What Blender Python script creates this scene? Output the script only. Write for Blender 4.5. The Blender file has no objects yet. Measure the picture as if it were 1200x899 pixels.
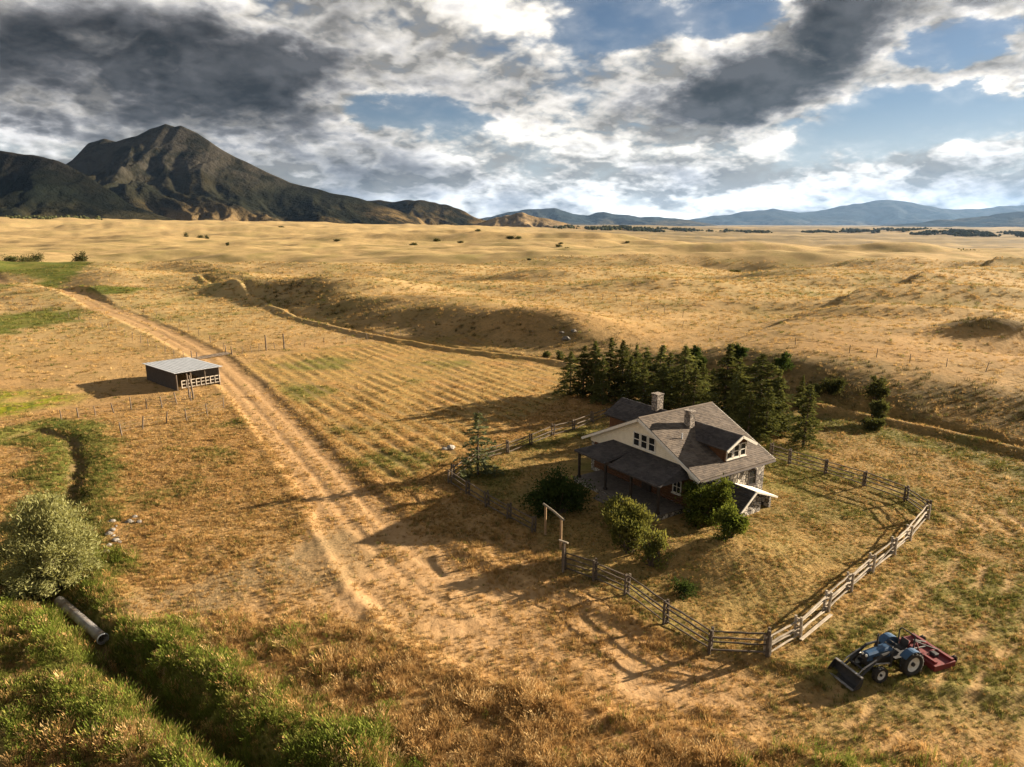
import bpy, math, random
import numpy as np
from mathutils import Vector, Matrix
R = math.radians
random.seed(7)
rng = np.random.default_rng(11)
sc = bpy.context.scene
COL = sc.collection

# ------------------------------------------------------------------ camera
FPX, PITCH, CAMH = 800.0, math.atan(187.5 / 800.0), 20.0
cam_d = bpy.data.cameras.new('camera'); cam = bpy.data.objects.new('camera', cam_d); COL.objects.link(cam)
cam_d.sensor_width = 36.0; cam_d.lens = 24.0; cam_d.clip_start = 0.5; cam_d.clip_end = 90000
cam.location = (0, 0, CAMH); cam.rotation_euler = (math.pi / 2 - PITCH, 0, 0)
sc.camera = cam

# ------------------------------------------------------------------ light
SUN_AZ, SUN_EL = R(23.0), R(15.8)          # azimuth measured from +X towards +Y
SUN = Vector((math.cos(SUN_EL) * math.cos(SUN_AZ), math.cos(SUN_EL) * math.sin(SUN_AZ), math.sin(SUN_EL)))
sl = bpy.data.lights.new('sun', 'SUN'); so = bpy.data.objects.new('sun', sl); COL.objects.link(so)
sl.energy = 5.0; sl.angle = R(0.5); sl.color = (1.0, 0.84, 0.64)
so.rotation_euler = SUN.to_track_quat('Z', 'Y').to_euler()
so.location = (60, 40, 60)
sc.view_settings.view_transform = 'Standard'; sc.view_settings.look = 'None'
sc.view_settings.exposure = 2.05; sc.view_settings.gamma = 1.0; sc.view_settings.use_curve_mapping = False
sc.cycles.use_denoising = True
sc.cycles.max_bounces = 6; sc.cycles.diffuse_bounces = 2; sc.cycles.glossy_bounces = 2
sc.cycles.transmission_bounces = 3; sc.cycles.transparent_max_bounces = 6; sc.cycles.volume_bounces = 0
sc.cycles.caustics_reflective = False; sc.cycles.caustics_refractive = False

# ------------------------------------------------------------------ node helpers
class NT:
    def __init__(s, tree): s.t = tree; s.n = tree.nodes; s.l = tree.links
    def new(s, typ, **kw):
        n = s.n.new(typ)
        for k, v in kw.items(): setattr(n, k, v)
        return n
    def put(s, sock, v):
        if v is None: return
        if hasattr(v, 'links') or isinstance(v, bpy.types.NodeSocket): s.l.new(v, sock)
        else:
            if sock.type == 'RGBA' and len(v) == 3: v = (*v, 1)
            sock.default_value = v
    def m(s, op, a, b=None, c=None, clamp=False):
        n = s.new('ShaderNodeMath', operation=op, use_clamp=clamp)
        for i, v in enumerate((a, b, c)): s.put(n.inputs[i], v)
        return n.outputs[0]
    def vm(s, op, a, b=None, scale=None):
        n = s.new('ShaderNodeVectorMath', operation=op)
        s.put(n.inputs[0], a); s.put(n.inputs[1], b)
        if scale is not None: s.put(n.inputs['Scale'], scale)
        return n.outputs['Value'] if op in ('DOT_PRODUCT', 'LENGTH', 'DISTANCE') else n.outputs[0]
    def mix(s, f, a, b, blend='MIX', clamp=False):
        n = s.new('ShaderNodeMix', data_type='RGBA', blend_type=blend, clamp_factor=True)
        s.put(n.inputs[0], f); s.put(n.inputs[6], a); s.put(n.inputs[7], b)
        return n.outputs[2]
    def ss(s, v, lo, hi, a=0.0, b=1.0):
        n = s.new('ShaderNodeMapRange', interpolation_type='SMOOTHSTEP')
        s.put(n.inputs[0], v); n.inputs[1].default_value = lo; n.inputs[2].default_value = hi
        n.inputs[3].default_value = a; n.inputs[4].default_value = b
        return n.outputs[0]
    def noise(s, vec, scale, detail=4, rough=0.55, dist=0.0, lac=2.0, dims='3D'):
        n = s.new('ShaderNodeTexNoise', noise_dimensions=dims)
        s.put(n.inputs['Vector'], vec); s.put(n.inputs['Scale'], scale)
        n.inputs['Detail'].default_value = detail; n.inputs['Roughness'].default_value = rough
        n.inputs['Lacunarity'].default_value = lac; n.inputs['Distortion'].default_value = dist
        return n.outputs['Fac']
    def sep(s, v):
        n = s.new('ShaderNodeSeparateXYZ'); s.put(n.inputs[0], v); return n.outputs
    def comb(s, x, y, z=0.0):
        n = s.new('ShaderNodeCombineXYZ')
        for i, v in enumerate((x, y, z)): s.put(n.inputs[i], v)
        return n.outputs[0]

# ------------------------------------------------------------------ world: Nishita sky with a broken cloud deck
def pix_dir(px, py):
    d, v = (px - 600) / FPX, (py - 449.5) / FPX
    x, y, z = d, math.cos(PITCH) - v * math.sin(PITCH), -(math.sin(PITCH) + v * math.cos(PITCH))
    L = math.sqrt(x * x + y * y + z * z)
    return math.atan2(x, y), math.asin(z / L)

wd = bpy.data.worlds.new('World'); sc.world = wd; wd.use_nodes = True
wt = NT(wd.node_tree); wt.n.clear()
sky = wt.new('ShaderNodeTexSky', sky_type='NISHITA')
sky.sun_disc = False; sky.sun_elevation = SUN_EL; sky.sun_rotation = math.pi / 2 - SUN_AZ
sky.altitude = 1500; sky.air_density = 1.0; sky.dust_density = 0.6; sky.ozone_density = 1.4
SKY_STRENGTH = 0.05
CW = 1.0 / SKY_STRENGTH
tc = wt.new('ShaderNodeTexCoord').outputs['Generated']
tc = wt.vm('NORMALIZE', tc)
dx, dy, dz = wt.sep(tc)
az = wt.m('ARCTAN2', dx, dy)
el = wt.m('ARCSINE', dz)
def plane_uv(vec):
    x, y, z = wt.sep(vec)
    zz = wt.m('ADD', wt.m('MAXIMUM', z, 0.0), 0.36)
    return wt.comb(wt.m('DIVIDE', x, zz), wt.m('DIVIDE', y, zz), 0.0)
p0 = plane_uv(tc)
# the deck drifts in long rolls: stretch the pattern slightly along the wind
mp = wt.new('ShaderNodeMapping'); mp.inputs['Rotation'].default_value = (0, 0, R(-38)); mp.inputs['Scale'].default_value = (1.0, 1.08, 1.0)
mp.inputs['Location'].default_value = (3.1, 1.7, 0.4)
wt.l.new(p0, mp.inputs['Vector'])
big = wt.noise(mp.outputs[0], 1.8, 3, 0.5, 0.25)
p1 = plane_uv(wt.vm('NORMALIZE', wt.vm('ADD', tc, (0.028, 0.010, 0.030))))
mp2 = wt.new('ShaderNodeMapping'); mp2.inputs['Rotation'].default_value = (0, 0, R(-38)); mp2.inputs['Scale'].default_value = (1.0, 1.08, 1.0)
mp2.inputs['Location'].default_value = (3.1, 1.7, 0.4)
wt.l.new(p1, mp2.inputs['Vector'])
def puffs(vec):
    n_ = wt.noise(vec, 4.0, 12, 0.56, 0.2)
    b_ = wt.m('ABSOLUTE', wt.m('SUBTRACT', wt.noise(vec, 5.6, 3, 0.5, 0.35), 0.5))
    c_ = wt.m('ABSOLUTE', wt.m('SUBTRACT', wt.noise(vec, 16.0, 3, 0.5, 0.2), 0.5))
    return wt.m('ADD', wt.m('MULTIPLY', n_, 0.78), wt.m('ADD', wt.m('MULTIPLY', b_, 0.62), wt.m('MULTIPLY', c_, 0.40)))
fine = puffs(mp.outputs[0])
fine2 = puffs(mp2.outputs[0])
aev = wt.comb(az, el, 0.0)
wob = wt.noise(wt.comb(wt.m('MULTIPLY', az, 1.0), wt.m('MULTIPLY', el, 2.0), 0.3), 7.0, 6, 0.6)
wob2 = wt.noise(wt.comb(wt.m('MULTIPLY', az, 1.0), wt.m('MULTIPLY', el, 2.0), 4.3), 7.0, 6, 0.6)
aev = wt.vm('ADD', aev, wt.comb(wt.m('MULTIPLY', wt.m('SUBTRACT', wob, 0.5), 0.22), wt.m('MULTIPLY', wt.m('SUBTRACT', wob2, 0.5), 0.12), 0.0))
def blob(px, py, rx, ry, rot, amp):
    a, e = pix_dir(px, py)
    m_ = wt.new('ShaderNodeMapping', vector_type='TEXTURE')
    m_.inputs['Location'].default_value = (a, e, 0); m_.inputs['Rotation'].default_value = (0, 0, R(rot))
    m_.inputs['Scale'].default_value = (rx / FPX, ry / FPX, 1)
    wt.l.new(aev, m_.inputs['Vector'])
    g = wt.new('ShaderNodeTexGradient', gradient_type='SPHERICAL'); wt.l.new(m_.outputs[0], g.inputs[0])
    g2 = wt.ss(g.outputs['Fac'], 0.0, 0.95)
    return wt.m('MULTIPLY', g2, amp)
def total(lst):
    s = lst[0]
    for q in lst[1:]: s = wt.m('ADD', s, q)
    return s
DARK = [(830, 215, 420, 70, 0, -.55), (640, 60, 160, 60, 10, -.25), (240, 120, 540, 190, 0, .20), (650, 95, 330, 110, 0, .22), (1000, 60, 260, 90, 10, .15), (330, 185, 330, 50, -15, .28), (40, 70, 330, 75, -6, 1.0), (260, 75, 210, 60, -8, .85), (365, 40, 150, 70, 25, .7), (120, 155, 260, 45, 0, .35),
        (520, 95, 210, 45, -10, .45), (700, 110, 190, 55, -6, .50), (905, 100, 120, 60, 12, 1.05), (830, 125, 130, 34, 5, .7),
        (1010, 32, 170, 58, 14, .95), (1120, 85, 110, 26, 5, .5), (420, 165, 200, 40, -20, .35), (770, 203, 190, 26, 0, .42),
        (1150, 205, 190, 34, 3, .45), (640, 215, 200, 24, 0, .25)]
GAP = [(1175, 78, 120, 36, 0, -.24), (1185, 8, 80, 34, 0, -.22), (505, 134, 95, 30, -5, .22), (722, 26, 100, 46, 10, .25), (1150, 42, 80, 50, 10, .36), (1110, 140, 220, 52, 6, .32),
       (960, 182, 150, 26, 8, .12), (20, 168, 80, 30, 0, .28), (870, 8, 90, 30, 0, .22)]
dark = total([blob(*q) for q in DARK]); gap = total([blob(*q) for q in GAP])
dens = wt.m('ADD', wt.m('MULTIPLY', fine, 0.62), wt.m('MULTIPLY', big, 0.42))
dens = wt.m('SUBTRACT', wt.m('ADD', dens, wt.m('MULTIPLY', dark, 0.12)), gap)
low = wt.ss(el, 0.05, 0.13, 1.0, 0.0)
lowv = wt.comb(wt.m('MULTIPLY', az, 1.0), wt.m('MULTIPLY', el, 2.1), 1.7)
cu = wt.noise(lowv, 10.0, 9, 0.55, 0.15)
cu2 = wt.noise(wt.vm('ADD', lowv, (0.012, 0.034, 0.0)), 10.0, 9, 0.55, 0.15)
dens = wt.m('ADD', wt.m('MULTIPLY', dens, wt.m('SUBTRACT', 1.0, wt.m('MULTIPLY', low, 0.7))), wt.m('MULTIPLY', wt.m('MULTIPLY', cu, 0.74), low))
dens = wt.m('ADD', dens, wt.m('MULTIPLY', low, 0.06))
dens = wt.m('ADD', dens, wt.ss(el, 0.20, 0.50, 0.0, 0.10))
cover = wt.m('ADD', wt.m('MULTIPLY', wt.ss(dens, 0.38, 0.53), 0.88), wt.ss(dens, 0.18, 0.44, 0.0, 0.12))
thick = wt.m('ADD', wt.m('MULTIPLY', wt.ss(dens, 0.47, 0.78), 0.72), wt.m('MULTIPLY', wt.m('MULTIPLY', dark, wt.ss(fine, 0.32, 0.60, 0.25, 1.15)), 0.43))
thick = wt.m('ADD', thick, wt.ss(el, 0.24, 0.55, 0.0, 0.30), clamp=True)  # deck darkened overhead, mostly out of view, to cut ambient light and deepen shadows
thick = wt.m('MULTIPLY', thick, wt.ss(el, 0.02, 0.12, 0.85, 1.0))
lit = wt.m('ADD', wt.m('MULTIPLY', wt.m('SUBTRACT', fine, fine2), 5.4), 1.0)
lit = wt.m('ADD', lit, wt.m('MULTIPLY', wt.m('MULTIPLY', wt.m('SUBTRACT', cu, cu2), 2.6), low))
lit = wt.m('MINIMUM', wt.m('MAXIMUM', lit, 0.40), 1.8)
cr = wt.new('ShaderNodeValToRGB'); wt.l.new(thick, cr.inputs[0])
els = cr.color_ramp.elements
els[0].position = 0.0; els[0].color = (0.31, 0.288, 0.252, 1)
els[1].position = 1.0; els[1].color = (0.021, 0.021, 0.022, 1)
for pos, c in ((0.28, (0.20, 0.19, 0.178, 1)), (0.55, (0.088, 0.086, 0.086, 1)), (0.8, (0.041, 0.040, 0.041, 1))):
    e_ = els.new(pos); e_.color = c
tintc = wt.mix(wt.ss(el, 0.03, 0.15, 1.0, 0.0), cr.outputs[0], wt.vm('MULTIPLY', cr.outputs[0], (0.93, 1.0, 1.10)))
cl = wt.vm('SCALE', tintc, None, wt.m('MULTIPLY', lit, CW))
base = wt.mix(wt.m('MULTIPLY', wt.ss(el, 0.0, 0.16, 0.8, 0.0), 1.0), wt.vm('MULTIPLY', sky.outputs[0], (.46, .47, .50)), tuple(CW * q for q in (0.23, 0.24, 0.245)))
full = wt.mix(cover, base, cl)
bg = wt.new('ShaderNodeBackground'); wt.put(bg.inputs[0], wt.vm('SCALE', full, None, .70)); bg.inputs[1].default_value = SKY_STRENGTH
wo = wt.new('ShaderNodeOutputWorld'); wt.l.new(bg.outputs[0], wo.inputs[0])

# ------------------------------------------------------------------ numeric noise and places
def _hash(ix, iy, seed):
    h = (ix.astype(np.int64) * 374761393 + iy.astype(np.int64) * 668265263 + seed * 982451653) & 0xffffffff
    h = ((h ^ (h >> 13)) * 1274126177) & 0xffffffff
    return (h ^ (h >> 16)) & 0xffffffff
def perlin(x, y, seed=0):
    x = np.asarray(x, float); y = np.asarray(y, float)
    x0 = np.floor(x); y0 = np.floor(y); fx = x - x0; fy = y - y0
    u = fx * fx * fx * (fx * (fx * 6 - 15) + 10); v = fy * fy * fy * (fy * (fy * 6 - 15) + 10)
    def g(ix, iy, ax, ay):
        a = _hash(ix, iy, seed) * (2 * np.pi / 4294967296.0)
        return np.cos(a) * ax + np.sin(a) * ay
    n00 = g(x0, y0, fx, fy); n10 = g(x0 + 1, y0, fx - 1, fy)
    n01 = g(x0, y0 + 1, fx, fy - 1); n11 = g(x0 + 1, y0 + 1, fx - 1, fy - 1)
    return ((n00 * (1 - u) + n10 * u) * (1 - v) + (n01 * (1 - u) + n11 * u) * v) * 1.5
def fbm(x, y, oct=4, seed=0, gain=.5):
    s = 0; a = 1
    for i in range(oct):
        s = s + a * perlin(x, y, seed + i); x = np.asarray(x) * 2.03 + 17.1; y = np.asarray(y) * 2.03 - 9.7; a *= gain
    return s
def ridged(x, y, oct=5, seed=0, gain=.55):
    s = 0; a = 1; tot = 0
    for i in range(oct):
        s = s + a * (1 - np.abs(perlin(x, y, seed + i))); tot += a
        x = np.asarray(x) * 2.07 + 5.3; y = np.asarray(y) * 2.07 + 11.7; a *= gain
    return s / tot
def sst(x, a, b):
    t = np.clip((np.asarray(x, float) - a) / (b - a), 0, 1); return t * t * (3 - 2 * t)
def at(px, py, z=0.0):
    d, v = (px - 600) / FPX, (py - 449.5) / FPX
    t = (CAMH - z) / (math.sin(PITCH) + v * math.cos(PITCH))
    return np.array([d * t, (math.cos(PITCH) - v * math.sin(PITCH)) * t, z])
def pline(pts): return np.array([at(*p)[:2] for p in pts])
def dist_line(x, y, P, vals=None):
    """distance to a polyline, signed side (+ left of travel), arclength, interpolated values"""
    best = np.full(np.shape(x), 1e9); side = np.zeros(np.shape(x)); al = np.zeros(np.shape(x)); vv = np.zeros(np.shape(x))
    s0 = 0.0
    for i in range(len(P) - 1):
        a, b = P[i], P[i + 1]; d = b - a; L = math.hypot(*d)
        t = np.clip(((x - a[0]) * d[0] + (y - a[1]) * d[1]) / (L * L), 0, 1)
        ex = x - (a[0] + t * d[0]); ey = y - (a[1] + t * d[1]); q = np.hypot(ex, ey)
        m = q < best
        best = np.where(m, q, best); side = np.where(m, np.sign(d[0] * ey - d[1] * ex), side)
        al = np.where(m, s0 + t * L, al)
        if vals is not None: vv = np.where(m, vals[i] + t * (vals[i + 1] - vals[i]), vv)
        s0 += L
    return best, side, al, vv
def in_poly(x, y, P, soft=1.0):
    """soft mask of a polygon: 1 inside, fading over 'soft' metres"""
    inside = np.zeros(np.shape(x), bool); n = len(P)
    for i in range(n):
        x1, y1 = P[i]; x2, y2 = P[(i + 1) % n]
        c = ((y1 > y) != (y2 > y)) & (x < (x2 - x1) * (y - y1) / (y2 - y1 + 1e-12) + x1)
        inside ^= c
    d = dist_line(x, y, np.vstack([P, P[:1]]))[0]
    return sst(np.where(inside, d, -d), -soft, soft)

ROAD = pline([(-160, 300), (-60, 318), (30, 338), (100, 352), (160, 375), (205, 396), (250, 420), (290, 458), (332, 503), (378, 555), (425, 612),
              (475, 662), (545, 712), (640, 752), (750, 785), (860, 812), (980, 838), (1120, 858), (1300, 880)])
ROADW = [4, 3.6, 3.4, 3.2, 3.0, 2.8, 2.7, 2.6, 2.6, 2.7, 3.0, 3.6, 4.0, 3.8, 3.2, 2.8, 2.6, 2.6, 2.6]
SCARP = pline([(195, 316), (250, 333), (330, 364), (420, 388), (520, 403), (600, 414), (670, 428), (770, 446), (900, 466), (1010, 490), (1200, 530), (1420, 590), (1700, 690)])
SCARPH = [0.0, 1.2, 3.2, 3.0, 2.7, 2.9, 2.7, 2.6, 2.8, 2.9, 3.0, 3.2, 3.2]
CANAL = pline([(236, 329), (350, 374), (430, 393), (520, 409), (650, 424), (800, 458), (960, 478), (1080, 502), (1200, 530), (1420, 590)])
DITCH = pline([(40, 690), (72, 712), (124, 760), (165, 800), (225, 850), (300, 905), (390, 965)])
CREEK = pline([(10, 512), (45, 503), (82, 512), (94, 545), (82, 585), (55, 630), (58, 690)])
FIELD = pline([(285, 428), (350, 412), (470, 396), (560, 398), (660, 432), (665, 462), (600, 498), (520, 540), (470, 566), (440, 556), (400, 520), (340, 466)])
GRAVEL = pline([(150, 705), (220, 676), (330, 645), (400, 615), (440, 650), (400, 690), (300, 705), (220, 728)])
GREENS = [pline(q) for q in ([(-80, 302), (0, 303), (28, 312), (105, 316), (128, 320), (62, 333), (140, 349), (95, 350), (40, 330), (-80, 322)],
                            [(-60, 366), (40, 362), (105, 362), (85, 377), (40, 382), (0, 392), (-60, 400)],
                            [(-40, 340), (0, 336), (20, 348), (-40, 352)], [(60, 336), (110, 342), (180, 346), (150, 351), (95, 350)])]
LIME = pline([(-40, 458), (30, 456), (95, 462), (80, 473), (40, 480), (20, 488), (-40, 492)])
YARD = pline([(527, 562), (585, 520), (712, 486), (800, 480), (925, 540), (1060, 588), (1085, 608), (898, 768), (833, 764), (660, 668), (625, 624)])
TALL = pline([(-60, 760), (0, 735), (120, 770), (190, 735), (300, 728), (400, 742), (460, 766), (560, 786), (640, 812), (720, 840), (790, 868), (900, 880), (1040, 878), (1200, 884), (1300, 1000), (-60, 1000)])
APRON = pline([(370, 590), (430, 585), (500, 625), (580, 668), (660, 700), (740, 745), (840, 790), (900, 820), (800, 835), (690, 790), (560, 745), (470, 735), (400, 715), (330, 700), (350, 650)])
TRACKS = np.array([(19.5, 28.4), (26.0, 31.0), (34.0, 35.5), (44.0, 43.0), (60.0, 52.0)])
def arcs(x, y):
    d = dist_line(x, y, np.vstack([YARD[5:], YARD[:1]]))[0]
    out = 1 - in_poly(x, y, YARD, .4)
    m = sst(d, .6, 1.6) * (1 - sst(d, 7, 11)) * out * (x > -3) * (y < 46)
    return m * np.sin(2 * np.pi * (d + .35 * perlin(x / 4, y / 4, 91)) / 1.45) * np.clip(.65 + .8 * perlin(x / 3.2, y / 3.2, 93), 0, 1)
ROWDIR = (at(520, 535) - at(330, 425))[:2]; ROWDIR = ROWDIR / np.linalg.norm(ROWDIR); ROWN = np.array([-ROWDIR[1], ROWDIR[0]])
MOUNDS = [
    (325, 348, 3.6, 36, 14, -14), (400, 356, 2.6, 26, 12, -12), (470, 369, 2.4, 24, 11, -14), (540, 380, 1.5, 16, 9, -14), (615, 393, 2.6, 20, 10, -14), (670, 402, 1.6, 12, 8, -10),
     # px, py of the foot, height, half-length (m), half-width (m), turn
    (625, 306, 4.0, 60, 22, 4), (820, 297, 4.5, 90, 30, 0), (1010, 345, 3.0, 46, 16, -6), (1140, 370, 2.6, 40, 12, -6), (1120, 318, 4.0, 70, 22, 0),
    (900, 332, 2.6, 60, 15, -5), (760, 352, 2.4, 44, 12, 4), (1040, 296, 5, 120, 36, 0), (1165, 420, 2.4, 9, 4.0, 0), (120, 258, 16, 150, 60, 0),
    (285, 276, 12, 130, 45, 0), (245, 268, 9, 60, 40, 0), (500, 283, 10, 160, 40, 0), (545, 281, 9, 150, 40, 0), (700, 283, 7, 140, 45, 0), (425, 298, 3.5, 90, 30, 0),
    (960, 372, 2.0, 40, 10, -5), (1060, 395, 1.8, 26, 8, -8), (660, 330, 2.0, 50, 16, 0), (1150, 340, 3, 60, 16, -3), (880, 310, 3, 80, 20, 0), (740, 285, 6, 110, 40, 0)]
MW = []
for px, py, h, a, b, r in MOUNDS:
    q = at(px, py); MW.append((q[0], q[1], h, a, b, math.cos(R(r)), math.sin(R(r))))

def height(x, y):
    x = np.asarray(x, float); y = np.asarray(y, float)
    r = np.hypot(x, y)
    az_ = np.arctan2(x, np.maximum(y, 1e-3)); tt = np.clip(np.where(y > 0, x / np.maximum(y, 1e-3), np.sign(x) * .75), -.75, .75)
    far = np.interp(tt, [-.75, -.5, -.3, -.1, 0, .15, .3, .75], [42, 36, 22, 6, -4, -30, -52, -62])
    z = np.where(far < 0, far * sst(r, 480, 1900), far * sst(r, 520, 4200) ** 0.9)
    z = z + sst(r, 3800, 7000) * (1 - sst(r, 14000, 20000)) * sst(tt, -.05, .2) * 30 * np.clip(fbm(x / 1500, y / 700, 3, 25) + .15, 0, 2)
    # rolling plain
    keep = sst(r, 130, 260)
    z = z + keep * (3.2 * fbm(x / 150, y / 85, 2, 3) + 5.2 * (np.abs(perlin(x / 110, y / 55, 9)) ** 1.1 - .25) + 1.0 * fbm(x / 30, y / 18, 2, 13)) * (1 - .0 * keep)
    z = z + sst(r, 500, 1500) * (1 - .6 * sst(r, 3000, 5000)) * (9 * fbm(x / 420, y / 260, 3, 21) + 6 * np.abs(perlin(x / 190, y / 130, 23)))
    d, s, al, hv = dist_line(x, y, SCARP, SCARPH)
    sd = np.where(s >= 0, d, -d)
    wv = 3.6 * perlin(al / 21.0, al * 0 + .5, 31) + 1.3 * perlin(x / 9, y / 9, 33)
    hm = hv * (1 + .70 * perlin(al / 30.0, al * 0 + 3.5, 35))
    up = hm * (sst(sd + wv * .9, 1.0, 15.0) * .78 + .22 * sst(sd, 10, 40))
    decay = 1 - .42 * sst(sd, 45, 160)
    z = z + np.where(sd > -6, up * decay, 0) * (1 - sst(r, 500, 900))
    for mx, my, h, a, b, c, sn in MW:
        u = ((x - mx) * c + (y - my) * sn) / a; v = (-(x - mx) * sn + (y - my) * c) / b
        # steeper on the side facing the camera
        v = np.where(v < 0, v * 1.5, v * .75)
        z = z + h * np.exp(-(u * u + v * v) * 1.3)
    # ditch track along the foot of the slope: a bank and a channel
    d, s, al, _ = dist_line(x, y, CANAL); sd = np.where(s >= 0, d, -d)
    ok = sst(r, 20, 40) * (1 - sst(r, 300, 420))
    z = z + ok * (.55 * np.exp(-((sd + .6) / 1.0) ** 2) - .75 * np.exp(-((sd - 1.5) / 1.0) ** 2))
    # near relief
    nr = 1 - sst(r, 150, 400)
    z = z + nr * (.07 * fbm(x / 6, y / 6, 2, 51) + .024 * fbm(x / 1.1, y / 1.1, 2, 57) + .030 * (1 - sst(r, 60, 110)) * perlin(x / .42, y / .42, 58))
    d, s, al, wv = dist_line(x, y, ROAD, ROADW)
    ln = np.where(s >= 0, d, -d)
    onr = 1 - sst(d, wv * .8, wv * 1.15)
    z = z * (1 - .5 * onr * nr) - onr * nr * .12
    rut = np.exp(-((np.abs(ln - .2) - .85) / .28) ** 2) * onr
    kf = 1 - .8 * sst(x, -12, 2)
    z = z - nr * .035 * rut * kf + nr * .08 * np.exp(-((d - wv * 1.1) / .5) ** 2)
    fan = sst(al, 0, 1) * onr * nr
    z = z - nr * .012 * kf * onr * np.sin(ln * 5.2 + 1.2 * perlin(al / 7, ln * .2, 77))
    d, s, al, _ = dist_line(x, y, DITCH)
    z = z - 1.0 * np.exp(-(d / .8) ** 2) * sst(y, 5, 12) * (.55 + .45 * sst(al, 5.5, 10)) + .28 * np.exp(-((d - 2.0) / 1.1) ** 2)
    d, s, al, _ = dist_line(x, y, CREEK)
    z = z - .38 * np.exp(-(d / .8) ** 2) + .12 * np.exp(-((d - 2.2) / 1.2) ** 2)
    near_ = r < 90
    if np.any(near_): z = z + np.where(near_, -.022 * arcs(x, y), 0)
    # hay rows of the field
    f = in_poly(x, y, FIELD, 1.2)
    q = x * ROWN[0] + y * ROWN[1]
    qq = q + .18 * perlin(x / 16, y / 16, 71)
    z = z + f * .085 * sst(fbm(x / 9, y / 9, 2, 75), -.55, .25) * (np.abs(np.sin(qq * math.pi / 1.75)) ** 2 - .3) * (.5 + .9 * np.clip(perlin(x / 5, y / 5, 72) + .5, 0, 1))
    # the knoll below the house and the levelled house pad
    q = at(858, 652); z = z + .95 * np.exp(-(((x - q[0]) / 4.2) ** 2 + ((y - q[1]) / 2.6) ** 2))
    q = at(790, 690); z = z - .35 * np.exp(-(((x - q[0]) / 2.0) ** 2 + ((y - q[1]) / 1.2) ** 2))
    pad = 1 - sst(np.hypot(x - 12.5, y - 50.0), 6.5, 10.5)
    z = z * (1 - pad)
    q = at(1160, 433); z = z - 1.2 * np.exp(-(((x - q[0]) / 9) ** 2 + ((y - q[1]) / 3.5) ** 2))
    return z
def hz(x, y): return float(height(np.array([x]), np.array([y]))[0])
def ground(px, py):
    z = 0.0
    for _ in range(12):
        p = at(px, py, z); z = .5 * z + .5 * hz(p[0], p[1])
    p = at(px, py, z); return np.array([p[0], p[1], hz(p[0], p[1])])
def proj(p):
    X, Y, Z = p[0], p[1], p[2] - CAMH
    dep = Y * math.cos(PITCH) - Z * math.sin(PITCH); up = Y * math.sin(PITCH) + Z * math.cos(PITCH)
    return 600 + FPX * X / dep, 449.5 - FPX * up / dep
def tall_to(p, topy):
    lo, hi = 0.05, 60
    for _ in range(40):
        m = (lo + hi) / 2
        if proj((p[0], p[1], p[2] + m))[1] > topy: lo = m
        else: hi = m
    return lo

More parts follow.
